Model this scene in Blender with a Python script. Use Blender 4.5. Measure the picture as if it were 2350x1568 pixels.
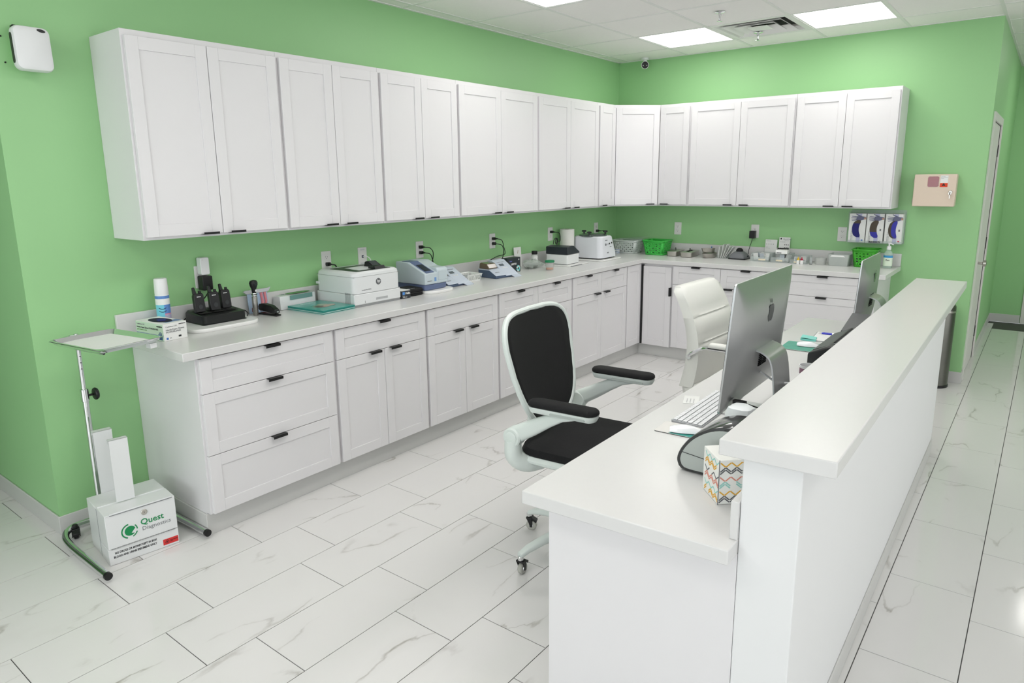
import bpy, math, random
from mathutils import Vector, Matrix
random.seed(7)
PI = math.pi
for o in list(bpy.data.objects):
    bpy.data.objects.remove(o)
scene = bpy.context.scene
COL = scene.collection

# ------------------------------------------------------------------ camera
W, H = 2350, 1568
CAM = Vector((-6.4039, -3.5694, 1.6431))
YAW, PITCH, ROLL, FPX = 0.6626, -0.204, -0.0114, 1578.2
fw = Vector((math.cos(YAW)*math.cos(PITCH), math.sin(YAW)*math.cos(PITCH), math.sin(PITCH)))
r0 = fw.cross(Vector((0, 0, 1))).normalized()
u0 = r0.cross(fw)
CR = r0*math.cos(ROLL) + u0*math.sin(ROLL)
CU = -r0*math.sin(ROLL) + u0*math.cos(ROLL)
cd = bpy.data.cameras.new('camera')
cam = bpy.data.objects.new('camera', cd)
COL.objects.link(cam)
cam.matrix_world = Matrix(((CR.x, CU.x, -fw.x, CAM.x), (CR.y, CU.y, -fw.y, CAM.y), (CR.z, CU.z, -fw.z, CAM.z), (0, 0, 0, 1)))
cd.sensor_fit = 'HORIZONTAL'
cd.sensor_width = 36
cd.lens = FPX/W*36
cd.shift_x = 5.5/W
cd.shift_y = -44.2/W
cd.clip_start = .05
scene.camera = cam

# ------------------------------------------------------------------ world, daylight, exposure
wd = bpy.data.worlds.new('world'); scene.world = wd; wd.use_nodes = True
bg = wd.node_tree.nodes['Background']
bg.inputs[0].default_value = (.93, .97, 1, 1)
bg.inputs[1].default_value = 1.0
LIGHT_E = 7.7          # emission of the ceiling panels
DAY_REAR = 90         # daylight entering the shop window behind the camera
DAY_SIDE = 110         # daylight entering the long window on the waiting side
scene.view_settings.view_transform = 'Standard'
scene.view_settings.look = 'None'
scene.view_settings.gamma = 1
scene.view_settings.use_curve_mapping = False
scene.view_settings.exposure = 0.0
def daylight(name, loc, rot, sx, sy, e, col):
    dl = bpy.data.lights.new(name, 'AREA'); dl.shape = 'RECTANGLE'; dl.size = sx; dl.size_y = sy
    dl.energy = e; dl.color = col
    do = bpy.data.objects.new(name, dl); COL.objects.link(do); do.location = loc; do.rotation_euler = rot
daylight('daylight_rear', (-10.3, -2.9, 1.5), (0, -PI/2, 0), 1.9, 4.6, DAY_REAR, (.93, .975, 1))
daylight('daylight_side', (-3.9, -8.75, 1.5), (PI/2, 0, 0), 10.0, 2.0, DAY_SIDE, (1, .985, .98))

# ------------------------------------------------------------------ materials
MATS = {}
def lin(c):
    return tuple((v/12.92 if v <= .04045 else ((v+.055)/1.055)**2.4) for v in c)
def mat(name, c, rough=.5, metal=0., spec=.5, srgb=True, alpha=None, trans=0., emit=0., noise=0., nscale=40., bump=0., coat=0., ior=1.45):
    if name in MATS: return MATS[name]
    m = bpy.data.materials.new(name); m.use_nodes = True
    nt = m.node_tree; b = nt.nodes['Principled BSDF']
    if srgb: c = lin([v/255 for v in c]) if max(c) > 1 else c
    b.inputs['Base Color'].default_value = (*c, 1)
    b.inputs['Roughness'].default_value = rough
    b.inputs['Metallic'].default_value = metal
    b.inputs['Specular IOR Level'].default_value = spec
    b.inputs['IOR'].default_value = ior
    if coat: b.inputs['Coat Weight'].default_value = coat; b.inputs['Coat Roughness'].default_value = .08
    if trans: b.inputs['Transmission Weight'].default_value = trans
    if alpha is not None: b.inputs['Alpha'].default_value = alpha
    if emit:
        b.inputs['Emission Color'].default_value = (*c, 1); b.inputs['Emission Strength'].default_value = emit
    if noise or bump:
        tc = nt.nodes.new('ShaderNodeTexCoord'); nz = nt.nodes.new('ShaderNodeTexNoise')
        nz.inputs['Scale'].default_value = nscale; nz.inputs['Detail'].default_value = 4
        nt.links.new(tc.outputs['Object'], nz.inputs['Vector'])
        if noise:
            mx = nt.nodes.new('ShaderNodeMix'); mx.data_type = 'RGBA'
            mx.inputs['A'].default_value = (*[v*(1-noise) for v in c], 1)
            mx.inputs['B'].default_value = (*[min(1, v*(1+noise)) for v in c], 1)
            nt.links.new(nz.outputs['Fac'], mx.inputs['Factor'])
            nt.links.new(mx.outputs['Result'], b.inputs['Base Color'])
        if bump:
            bp = nt.nodes.new('ShaderNodeBump'); bp.inputs['Strength'].default_value = bump; bp.inputs['Distance'].default_value = .002
            nt.links.new(nz.outputs['Fac'], bp.inputs['Height']); nt.links.new(bp.outputs['Normal'], b.inputs['Normal'])
    MATS[name] = m
    return m
def glassy(name, c, a=.25, rough=.08):
    """thin clear plastic: mostly see-through with a glossy skin"""
    if name in MATS: return MATS[name]
    m = bpy.data.materials.new(name); m.use_nodes = True; nt = m.node_tree
    b = nt.nodes['Principled BSDF']; out = nt.nodes['Material Output']
    c = lin([v/255 for v in c])
    b.inputs['Base Color'].default_value = (*c, 1); b.inputs['Roughness'].default_value = rough
    t = nt.nodes.new('ShaderNodeBsdfTransparent'); t.inputs[0].default_value = (.97, .98, .98, 1)
    mx = nt.nodes.new('ShaderNodeMixShader'); mx.inputs[0].default_value = a
    nt.links.new(t.outputs[0], mx.inputs[1]); nt.links.new(b.outputs[0], mx.inputs[2]); nt.links.new(mx.outputs[0], out.inputs[0])
    MATS[name] = m
    return m

M_GREEN = mat('green_wall_paint', (.32, .60, .28), .45, srgb=False, noise=.015, nscale=3, bump=.04)
M_CAB = mat('white_cabinet_lacquer', (.765, .752, .765), .32, srgb=False, noise=.006, nscale=6)
M_QUARTZ = mat('white_quartz', (.70, .695, .69), .24, srgb=False, noise=.012, nscale=60)
M_BASEB = mat('grey_vinyl_base', (.60, .60, .585), .4, srgb=False, noise=.02, nscale=8)
M_WHITEW = mat('white_wall_paint', (.79, .795, .80), .5, srgb=False, noise=.006, nscale=5)
M_CEIL = mat('ceiling_tile_white', (.90, .885, .865), .8, srgb=False, noise=.03, nscale=90, bump=.25)
M_GRID = mat('ceiling_grid_white', (.80, .80, .78), .45, srgb=False, noise=.01)
M_BLACK = mat('black_plastic', (22, 22, 24), .38, noise=.05)
M_MBLACK = mat('matte_black_metal', (20, 20, 21), .45, noise=.05)
M_SOFTBLK = mat('soft_black', (14, 14, 16), .7, noise=.1, nscale=200)
M_WHITEP = mat('white_plastic', (232, 233, 234), .3, noise=.005)
M_PLATE = mat('white_cover_plate', (225, 225, 222), .35, noise=.005)
M_CHROME = mat('chrome', (225, 226, 228), .08, metal=1, noise=.02, nscale=20)
M_STEEL = mat('brushed_steel', (190, 186, 180), .28, metal=1, noise=.06, nscale=60)
M_ALU = mat('silver_aluminium', (186, 187, 188), .34, metal=.9, noise=.02, nscale=80)
M_DARK = mat('dark_gap', (30, 30, 30), .8, noise=.05)
M_PAPER = mat('white_paper', (235, 236, 234), .7, noise=.01)
M_LED = mat('led_panel_glow', (1, .98, .955), .5, srgb=False, emit=LIGHT_E)
M_INK = mat('black_ink', (35, 36, 40), .6, noise=.02)
M_GINK = mat('grey_ink', (120, 122, 126), .6, noise=.02)
M_GROUT = mat('grey_grout', (.10, .10, .095), .95, srgb=False, noise=.1)
M_TEAL = mat('teal_print', (52, 150, 140), .4, noise=.05)

def marble_mat():
    m = bpy.data.materials.new('white_marble_tile'); m.use_nodes = True; nt = m.node_tree; N = nt.nodes.new; L = nt.links.new
    b = nt.nodes['Principled BSDF']
    tc = N('ShaderNodeTexCoord'); oi = N('ShaderNodeObjectInfo')
    mul = N('ShaderNodeMath'); mul.operation = 'MULTIPLY'; mul.inputs[1].default_value = 57.0; L(oi.outputs['Random'], mul.inputs[0])
    cmb = N('ShaderNodeCombineXYZ'); L(mul.outputs[0], cmb.inputs[0]); L(mul.outputs[0], cmb.inputs[1])
    add = N('ShaderNodeVectorMath'); add.operation = 'ADD'; L(tc.outputs['Object'], add.inputs[0]); L(cmb.outputs[0], add.inputs[1])
    rot = N('ShaderNodeMapping'); rot.inputs['Rotation'].default_value = (0, 0, .45); rot.inputs['Scale'].default_value = (1.0, 2.6, 1); L(add.outputs[0], rot.inputs[0])
    dn = N('ShaderNodeTexNoise'); dn.inputs['Scale'].default_value = 5; dn.inputs['Detail'].default_value = 5; L(rot.outputs[0], dn.inputs['Vector'])
    sub = N('ShaderNodeVectorMath'); sub.operation = 'SCALE'; sub.inputs['Scale'].default_value = .22; L(dn.outputs['Color'], sub.inputs[0])
    ad2 = N('ShaderNodeVectorMath'); ad2.operation = 'ADD'; L(rot.outputs[0], ad2.inputs[0]); L(sub.outputs[0], ad2.inputs[1])
    vn = N('ShaderNodeTexNoise'); vn.inputs['Scale'].default_value = 1.6; vn.inputs['Detail'].default_value = 1.0; L(ad2.outputs[0], vn.inputs['Vector'])
    s5 = N('ShaderNodeMath'); s5.operation = 'SUBTRACT'; s5.inputs[1].default_value = .5; L(vn.outputs['Fac'], s5.inputs[0])
    ab = N('ShaderNodeMath'); ab.operation = 'ABSOLUTE'; L(s5.outputs[0], ab.inputs[0])
    mr = N('ShaderNodeMapRange'); mr.inputs['From Min'].default_value = 0; mr.inputs['From Max'].default_value = .016; mr.inputs['To Min'].default_value = 1; mr.inputs['To Max'].default_value = 0
    L(ab.outputs[0], mr.inputs['Value'])
    mk = N('ShaderNodeTexNoise'); mk.inputs['Scale'].default_value = 3.2; mk.inputs['Detail'].default_value = 4; L(add.outputs[0], mk.inputs['Vector'])
    mm = N('ShaderNodeMapRange'); mm.inputs['From Min'].default_value = .50; mm.inputs['From Max'].default_value = .72; L(mk.outputs['Fac'], mm.inputs['Value'])
    vm = N('ShaderNodeMath'); vm.operation = 'MULTIPLY'; L(mr.outputs[0], vm.inputs[0]); L(mm.outputs[0], vm.inputs[1])
    soft = N('ShaderNodeMapRange'); soft.inputs['From Min'].default_value = 0; soft.inputs['From Max'].default_value = .07; soft.inputs['To Min'].default_value = .12; soft.inputs['To Max'].default_value = 0
    L(ab.outputs[0], soft.inputs['Value'])
    sm = N('ShaderNodeMath'); sm.operation = 'MULTIPLY'; L(soft.outputs[0], sm.inputs[0]); L(mm.outputs[0], sm.inputs[1])
    mx = N('ShaderNodeMath'); mx.operation = 'MAXIMUM'; L(vm.outputs[0], mx.inputs[0]); L(sm.outputs[0], mx.inputs[1])
    c = N('ShaderNodeMix'); c.data_type = 'RGBA'; c.inputs['A'].default_value = (.745, .735, .725, 1); c.inputs['B'].default_value = (.36, .34, .31, 1)
    L(mx.outputs[0], c.inputs['Factor']); L(c.outputs['Result'], b.inputs['Base Color'])
    b.inputs['Roughness'].default_value = .11
    return m
M_MARBLE = marble_mat()

# ------------------------------------------------------------------ mesh helpers
class MB:
    """collects shapes (optionally through a matrix) and links them as ONE mesh object"""
    def __init__(s, M=None):
        s.v = []; s.f = []; s.m = []; s.M = M
    def add(s, vs, fs, m=0):
        k = len(s.v)
        for p in vs:
            p = Vector(p)
            s.v.append(s.M @ p if s.M else p)
        for f in fs:
            s.f.append([i+k for i in f]); s.m.append(m)
        return s
    def box(s, x0, y0, z0, x1, y1, z1, m=0):
        return s.add([(x0, y0, z0), (x1, y0, z0), (x1, y1, z0), (x0, y1, z0), (x0, y0, z1), (x1, y0, z1), (x1, y1, z1), (x0, y1, z1)],
                     [(3, 2, 1, 0), (4, 5, 6, 7), (0, 1, 5, 4), (1, 2, 6, 5), (2, 3, 7, 6), (3, 0, 4, 7)], m)
    def hexa(s, bot, top, m=0):
        """box from 4 bottom and 4 top corners (same winding, counter-clockwise from above)"""
        return s.add(list(bot)+list(top), [(3, 2, 1, 0), (4, 5, 6, 7), (0, 1, 5, 4), (1, 2, 6, 5), (2, 3, 7, 6), (3, 0, 4, 7)], m)
    def prism(s, poly, a0, a1, axis='z', m=0):
        """polygon extruded along an axis; poly pairs are (x,y) for z, (x,z) for y, (y,z) for x"""
        def P(p, a):
            return (p[0], p[1], a) if axis == 'z' else ((p[0], a, p[1]) if axis == 'y' else (a, p[0], p[1]))
        n = len(poly)
        vs = [P(p, a0) for p in poly]+[P(p, a1) for p in poly]
        fs = [tuple(range(n))[::-1], tuple(range(n, 2*n))]+[(i, (i+1) % n, n+(i+1) % n, n+i) for i in range(n)]
        if axis == 'y': fs = [f[::-1] for f in fs]
        return s.add(vs, fs, m)
    def loft(s, rings, m=0, cap=True, closed=True):
        n = len(rings[0]); vs = [p for r in rings for p in r]; fs = []
        for k in range(len(rings)-1):
            for i in range(n if closed else n-1):
                j = (i+1) % n
                fs.append((k*n+i, k*n+j, (k+1)*n+j, (k+1)*n+i))
        if cap:
            fs.append(tuple(range(n))[::-1]); fs.append(tuple(range((len(rings)-1)*n, len(rings)*n)))
        return s.add(vs, fs, m)
    def lathe(s, prof, c=(0, 0, 0), seg=20, m=0, axis='z', mf=None):
        rings = []
        for r, z in prof:
            ring = []
            for i in range(seg):
                a = 2*PI*i/seg; x, y = r*math.cos(a), r*math.sin(a)
                p = (x, y, z) if axis == 'z' else ((x, z, -y) if axis == 'y' else (z, x, y))
                ring.append((c[0]+p[0], c[1]+p[1], c[2]+p[2]))
            rings.append(ring)
        return s.loft(rings, m)
    def tube(s, path, r, seg=10, m=0, closed=False):
        pts = [Vector(p) for p in path]; n = len(pts); rings = []
        up = None
        for i, p in enumerate(pts):
            if closed: t = (pts[(i+1) % n]-pts[i-1])
            else: t = pts[min(i+1, n-1)]-pts[max(i-1, 0)]
            t.normalize()
            if up is None:
                up = Vector((0, 0, 1)) if abs(t.z) < .9 else Vector((1, 0, 0))
            a = t.cross(up)
            if a.length < 1e-5: a = t.cross(Vector((1, 0, 0)))
            a.normalize(); b = t.cross(a); b.normalize(); up = -b if False else a.cross(t)
            rr = r[i] if isinstance(r, (list, tuple)) else r
            rings.append([p+a*rr*math.cos(2*PI*k/seg)+b*rr*math.sin(2*PI*k/seg) for k in range(seg)])
        if closed:
            rings.append(rings[0]); return s.loft(rings, m, cap=False)
        return s.loft(rings, m)
    def quad(s, a, b, c, d, m=0):
        return s.add([a, b, c, d], [(0, 1, 2, 3)], m)
    def build(s, name, mats, parent=None, bevel=0., seg=2, sharp=35, loc=None, rotz=0):
        me = bpy.data.meshes.new(name)
        me.from_pydata([tuple(p) for p in s.v], [], s.f)
        if not isinstance(mats, (list, tuple)): mats = [mats]
        for m in mats: me.materials.append(m)
        for p, k in zip(me.polygons, s.m):
            p.material_index = k; p.use_smooth = True
        me.validate(); me.update()
        try: me.set_sharp_from_angle(angle=math.radians(sharp))
        except Exception: pass
        o = bpy.data.objects.new(name, me); COL.objects.link(o)
        if parent: o.parent = parent
        if loc is not None: o.location = loc
        if rotz: o.rotation_euler = (0, 0, rotz)
        if bevel:
            b = o.modifiers.new('bevel', 'BEVEL'); b.width = bevel; b.segments = seg; b.limit_method = 'ANGLE'; b.angle_limit = math.radians(40)
        return o

def tag(o, label, cat, group=None):
    o['label'] = label; o['category'] = cat
    if group: o['group'] = group
    return o
def thing(name, label, cat, loc=(0, 0, 0), rotz=0, group=None):
    o = bpy.data.objects.new(name, None); COL.objects.link(o); o.empty_display_size = .05
    o.location = loc; o.rotation_euler = (0, 0, rotz)
    return tag(o, label, cat, group)
def struct(o):
    o['kind'] = 'structure'; return o
def rrect(x0, y0, x1, y1, r, n=5):
    p = []
    for cx, cy, a in ((x1-r, y1-r, 0), (x0+r, y1-r, 90), (x0+r, y0+r, 180), (x1-r, y0+r, 270)):
        for k in range(n+1):
            t = math.radians(a+90*k/n); p.append((cx+r*math.cos(t), cy+r*math.sin(t)))
    return p
def arc(cx, cy, r, a0, a1, n=8):
    return [(cx+r*math.cos(math.radians(a0+(a1-a0)*k/n)), cy+r*math.sin(math.radians(a0+(a1-a0)*k/n))) for k in range(n+1)]
def spline(P, n=8):
    """Catmull-Rom through points"""
    P = [Vector(p) for p in P]; out = []
    Q = [P[0]*2-P[1]]+P+[P[-1]*2-P[-2]]
    for i in range(1, len(Q)-2):
        a, b, c, d = Q[i-1:i+3]
        for k in range(n):
            t = k/n
            out.append(.5*((2*b)+(c-a)*t+(2*a-5*b+4*c-d)*t*t+(3*b-a-3*c+d)*t**3))
    out.append(P[-1]); return out
def ellipse_ring(c, rx, ry, ax, ay, n=24):
    c = Vector(c); ax = Vector(ax); ay = Vector(ay)
    return [c+ax*rx*math.cos(2*PI*k/n)+ay*ry*math.sin(2*PI*k/n) for k in range(n)]
def text(s, size, M, mats, parent, name='lettering', extrude=.0004, bold=0., align='LEFT', space=1.0, sx=1.0, shear=0.):
    """real letters as a thin mesh; M maps the text plane (x right, y up, z out) into the parent's frame"""
    cu = bpy.data.curves.new(name, 'FONT'); cu.body = s; cu.size = size; cu.extrude = extrude; cu.offset = bold
    cu.align_x = align; cu.space_character = space; cu.resolution_u = 2; cu.shear = shear; cu.space_line = .95
    t = bpy.data.objects.new(name+'_curve', cu)
    me = bpy.data.meshes.new_from_object(t); me.name = name
    bpy.data.objects.remove(t); bpy.data.curves.remove(cu)
    me.transform(M @ Matrix.Diagonal((sx, 1, 1, 1)))
    me.materials.clear(); me.materials.append(mats)
    o = bpy.data.objects.new(name, me); COL.objects.link(o); o.parent = parent
    return o
def frame(origin, right, up):
    """matrix of a text plane: right and up vectors, normal = right x up"""
    r = Vector(right).normalized(); u = Vector(up).normalized(); n = r.cross(u); o = Vector(origin)
    return Matrix(((r.x, u.x, n.x, o.x), (r.y, u.y, n.y, o.y), (r.z, u.z, n.z, o.z), (0, 0, 0, 1)))

# ================================================================== THE ROOM
CZ = 2.77
XW, YB = -5.34, -3.15     # outer corner of the left wall, end of the back wall
X_FAR = 3.07
def wall(name, x0, y0, x1, y1, z0=0, z1=CZ+.05, m=M_GREEN):
    return struct(MB().box(x0, y0, z0, x1, y1, z1).build(name, m))
wall('wall_left', XW, 0, .12, .12)
wall('wall_return', XW, .12, XW+.12, 3.5)
wall('wall_back', 0, YB, .12, 0)
wall('wall_passage_unseen', -6.95, .12, -6.83, 3.5)  # unseen wall, added to block light so the return wall stays darker
# hall wall with a doorway
hw = struct(MB().box(.12, YB, 0, .16, YB+.12, CZ).box(1.02, YB, 0, X_FAR, YB+.12, CZ).box(.16, YB, 2.05, 1.02, YB+.12, CZ).build('wall_hall', M_GREEN))
wall('wall_far', X_FAR, -8.6, X_FAR+.12, YB+.12)
struct(MB().box(-10.2, -8.72, 0, X_FAR, -8.6, .45).box(-10.2, -8.72, 2.45, X_FAR, -8.6, CZ).box(-10.2, -8.72, .45, -8.25, -8.6, 2.45).box(.25, -8.72, .45, X_FAR, -8.6, 2.45).build('wall_right', M_WHITEW))
wall('wall_rear_side', -10.2, 3.5, XW+.12, 3.62, m=M_WHITEW)
# shop front behind the camera: wall with a long window
struct(MB().box(-10.2, -8.6, 0, -10.08, 3.5, .5).box(-10.2, -8.6, 2.45, -10.08, 3.5, CZ).box(-10.2, -8.6, .5, -10.08, -5.25, 2.45).box(-10.2, -.55, .5, -10.08, 3.5, 2.45).build('wall_front', M_WHITEW))
w1 = struct(MB().box(-10.17, -5.25, .5, -10.1, -5.19, 2.45).box(-10.17, -.61, .5, -10.1, -.55, 2.45).box(-10.17, -5.25, .5, -10.1, -.55, .56).box(-10.17, -5.25, 2.39, -10.1, -.55, 2.45).build('window_1', mat('window_frame_dark', (70, 72, 74), .4, metal=.6)))
for y in (-3.7, -2.1):
    MB().box(-10.16, y-.03, .56, -10.11, y+.03, 2.39).build('mullion', MATS['window_frame_dark'], w1)
MB().box(-10.14, -5.19, .56, -10.13, -.61, 2.39).build('pane', glassy('window_glass', (235, 245, 250), .04), w1)

w2 = struct(MB().box(-8.25, -8.69, .45, .25, -8.62, .51).box(-8.25, -8.69, 2.39, .25, -8.62, 2.45).box(-8.25, -8.69, .51, -8.19, -8.62, 2.39).box(.19, -8.69, .51, .25, -8.62, 2.39).build('window_2', MATS['window_frame_dark']))
for k in range(1, 5):
    MB().box(-8.25+1.7*k-.03, -8.68, .51, -8.25+1.7*k+.03, -8.63, 2.39).build('mullion', MATS['window_frame_dark'], w2)
MB().box(-8.19, -8.66, .51, .19, -8.65, 2.39).build('pane', MATS['window_glass'], w2)
# doors in the hall
def door(name, M, w, hinge=True):
    d = bpy.data.objects.new(name, None); COL.objects.link(d); d.matrix_world = M; struct(d)
    # local: x along the wall, -y out of the wall, z up
    c = MB()
    c.box(-.06, -.012, 0, 0, .12, 2.11).box(w, -.012, 0, w+.06, .12, 2.11).box(0, -.012, 2.05, w, .12, 2.11)
    c.build('door_frame', mat('white_door_paint', (222, 220, 216), .4, noise=.01), d, bevel=.002)
    MB().box(.0005, .004, .006, w-.0005, .056, 2.0495).build('door_slab', MATS['white_door_paint'], d, bevel=.002)
    MB().box(.0005, -.0005, .98, .0035, .03, 1.05).build('strike_plate', M_STEEL, d)
    for z in (.25, 1.05, 1.84):
        MB().lathe([(.007, -.05), (.007, .05)], (w-.006, .004, z), 8).build('hinge', M_MBLACK, d)
    MB().lathe([(.011, 0), (.011, -.05), (.026, -.055), (.026, -.075), (.01, -.08)], (.07, .012, .95), 14, axis='y').build('door_knob', M_STEEL, d)
    return d
door('door_1', Matrix.Translation((.16, YB, 0)), .86)
door('door_2', Matrix.Translation((X_FAR, -3.50, 0)) @ Matrix.Rotation(-PI/2, 4, 'Z'), .86)

# vinyl base along the walls
def baseb(name, poly, h=.092):
    """one continuous strip: outline polygon pulled up to height h"""
    return struct(MB().prism(poly, 0, h).build(name, M_BASEB, bevel=.002))
def strip(path, t=.008):
    """outline of a strip of thickness t to the right of a path with square corners"""
    P = [Vector((p[0], p[1])) for p in path]; out = []
    for i, p in enumerate(P):
        ds = []
        if i > 0: ds.append((p-P[i-1]).normalized())
        if i < len(P)-1: ds.append((P[i+1]-p).normalized())
        o_ = Vector((0, 0))
        for d in {(round(d.x, 4), round(d.y, 4)) for d in ds}: o_ += Vector((d[1], -d[0]))*t
        out.append(p+o_)
    return [(p.x, p.y) for p in P][::-1]+[(p.x, p.y) for p in out]
baseb('baseboard_left', strip([(XW, 3.5), (XW, 0), (-4.9265, 0)]))
baseb('baseboard_back', strip([(0, -2.62), (0, YB), (.1, YB)]))
baseb('baseboard_hall', strip([(1.09, YB), (X_FAR, YB), (X_FAR, -3.435)]))

# ------------------------------------------------------------------ floor: grout bed and single tiles
fl = struct(MB().box(-10.2, -8.6, -.06, X_FAR, 3.5, -.0025).build('floor', M_GROUT))
TL, TW, G = .594, .296, .0030
def proj(p):
    d = Vector(p)-CAM; z = d.dot(fw)
    if z < .15: return None
    return (W/2-5.5+FPX*d.dot(CR)/z, H/2-44.2-FPX*d.dot(CU)/z)
tile_me = None
def tile_mesh():
    t = MB(); a, b = TL/2-G/2, TW/2-G/2; e = .0002
    t.add([(-a, -b, -.002), (a, -b, -.002), (a, b, -.002), (-a, b, -.002), (-a+e, -b+e, 0), (a-e, -b+e, 0), (a-e, b-e, 0), (-a+e, b-e, 0)],
          [(4, 5, 6, 7), (0, 1, 5, 4), (1, 2, 6, 5), (2, 3, 7, 6), (3, 0, 4, 7)])
    return t
cells = []
ROWS = {9: -2.760, 10: -2.343, 4: -4.793}
for k in range(-14, 27):
    yt = -.547-TW*k
    if k in ROWS: x0 = ROWS[k]
    else: x0 = -5.401 if k % 2 == 0 else -5.212
    n0 = math.floor((-10.0-x0)/TL)
    for n in range(n0, n0+24):
        cx, cy = x0+TL*(n+.5), yt-TW/2
        if cx-TL/2 < -10.1 or cx+TL/2 > X_FAR-.02 or cy-TW/2 < -8.55 or cy+TW/2 > 3.45: continue
        if cx+TL/2 > XW and cx < 3 and cy-TW/2 > .02 and not cx-TL/2 < XW: continue
        if cx-TL/2 > -4.85 and cy-TW/2 > -.45 and cy < .2: continue
        vis = 0; qs = [proj((cx+sx*TL/2, cy+sy*TW/2, 0)) for sx in (-1, 1) for sy in (-1, 1)]
        inn = [q for q in qs if q and -40 < q[0] < W+40 and -40 < q[1] < H+40]
        if inn:
            ok = [q for q in qs if q]
            vis = (max(q[0] for q in ok)-min(q[0] for q in ok))*(max(q[1] for q in ok)-min(q[1] for q in ok))
        cells.append((vis, cx, cy))
cells.sort(reverse=True)
proto = None
rest = MB()
for i, (v, cx, cy) in enumerate(cells):
    if v > 0 and i < 290:
        if proto is None:
            proto = tile_mesh().build('floor_tile', M_MARBLE, fl); o = proto
        else:
            o = proto.copy(); COL.objects.link(o); o.parent = fl
        o.location = (cx, cy, 0)
    else:
        rest.M = Matrix.Translation((cx, cy, 0)); t = tile_mesh(); rest.add([tuple(p) for p in t.v], t.f)
if rest.v:
    ro = rest.build('floor_tile_field', M_MARBLE, fl); ro['kind'] = 'stuff'

# ------------------------------------------------------------------ ceiling: slab, grid, tiles, lights, diffuser
ce = struct(MB().box(-10.2, -8.6, CZ+.05, X_FAR, 3.5, CZ+.1).build('ceiling', M_GRID))
CX = [-.415-.64*i for i in range(-5, 16)]
CY = [-.12-.607*j for j in range(-6, 15)]
gb = MB()
for x in CX:
    if -10.1 < x < X_FAR: gb.box(x-.012, -8.6, CZ-.001, x+.012, 3.5 if x < XW else 0, CZ+.006)
for y in CY:
    if -8.6 < y < 0: gb.box(-10.08, y-.012, CZ-.0015, X_FAR, y+.012, CZ+.006)
    elif 0 < y < 3.5: gb.box(-10.08, y-.012, CZ-.0015, XW, y+.012, CZ+.006)
gb.box(XW, -.022, CZ-.002, 0, 0, CZ+.006).box(-.022, YB, CZ-.002, 0, 0, CZ+.006)
gb.build('ceiling_grid', M_GRID, ce)
LIGHTS = {(0, 0), (0, 2), (3, 0), (3, 2), (6, 2), (5, 2), (9, 0), (9, 2), (12, 0), (12, 2)} | {(i, j) for i in (2, 7, 12) for j in (6, 10)} | {(-4, 5)}
VENT = (0, 1)
tproto = {}
def ceil_tile(x0, x1, y0, y1):
    key = (round(x1-x0, 3), round(y1-y0, 3))
    if key not in tproto:
        w, d = (x1-x0)/2, (y1-y0)/2
        tproto[key] = MB().box(-w, -d, CZ+.002, w, d, CZ+.016).build('ceiling_tile', M_CEIL, ce); o = tproto[key]
    else:
        o = tproto[key].copy(); COL.objects.link(o); o.parent = ce
    o.location = ((x0+x1)/2, (y0+y1)/2, 0)
xs = sorted(CX+[X_FAR]); ys = sorted(CY)
LC = []
for a in range(len(xs)-1):
    for b in range(len(ys)-1):
        x0, x1, y0, y1 = xs[a], xs[a+1], ys[b], ys[b+1]
        if x0 < -10.2 or x1 > X_FAR+.001: continue
        i = round((-.415-x1)/.64); j = round((-.12-.607-y1)/.607)
        if y0 > -.05 and x1 > XW+.7: continue
        if (i, j) in LIGHTS and not (y1 > 0): LC.append((x0, x1, y0, y1)); continue
        if (i, j) == VENT: VC = (x0, x1, y0, y1); continue
        if y1 > 0 and x1 > XW: y1 = -.002
        if y1-y0 < .02: continue
        ceil_tile(x0+.001, x1-.001, y0+.001, y1-.001)
LLAB = {0: 'square white light panel in ceiling, between the camera dome and air diffuser', 1: 'square white light panel in ceiling, right of the air diffuser', 2: 'square white light panel cut by the top edge of the photo'}
vis_l = {(-.735, -1.03): 0, (-.735, -2.24): 1, (-2.655, -1.03): 2}
for x0, x1, y0, y1 in LC:
    lab = 'square white light panel in ceiling outside the view'
    for (a, b), k in vis_l.items():
        if abs((x0+x1)/2-a) < .1 and abs((y0+y1)/2-b) < .1: lab = LLAB[k]
    t = thing('ceiling_light', lab, 'ceiling light', ((x0+x1)/2, (y0+y1)/2, CZ), 0, 'light panels in the ceiling grid')
    w, d = (x1-x0)/2-.003, (y1-y0)/2-.003
    f = .022
    MB().box(-w, -d, .001, w, -d+f, .03).box(-w, d-f, .001, w, d, .03).box(-w, -d+f, .001, -w+f, d-f, .03).box(w-f, -d+f, .001, w, d-f, .03).build('frame', M_GRID, t)
    MB().box(-w+f, -d+f, .006, w-f, d-f, .02).build('diffuser', M_LED, t)
# square air diffuser: nested sloping cones
x0, x1, y0, y1 = VC
t = thing('air_diffuser', 'square ceiling air diffuser with nested sloping louvres between two lights', 'air vent', ((x0+x1)/2, (y0+y1)/2, CZ))
w, d = (x1-x0)/2-.003, (y1-y0)/2-.003
def ringcone(r_out, z_out, r_in, z_in, th=.003):
    b = MB(); kx, ky = w/.3, d/.3
    def R(r, z): return [(-r*kx, -r*ky, z), (r*kx, -r*ky, z), (r*kx, r*ky, z), (-r*kx, r*ky, z)]
    return b.loft([R(r_out, z_out), R(r_in, z_in), R(r_in, z_in+th), R(r_out, z_out+th), R(r_out, z_out)], cap=False)
ringcone(.3, .0, .262, .0).build('rim', M_GRID, t)
ringcone(.262, .0, .235, .03).build('neck', M_GRID, t)
for ro, ri in ((.222, .168), (.150, .098)):
    ringcone(ro, -.004, ri, .035).build('louvre', M_GRID, t)
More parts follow.
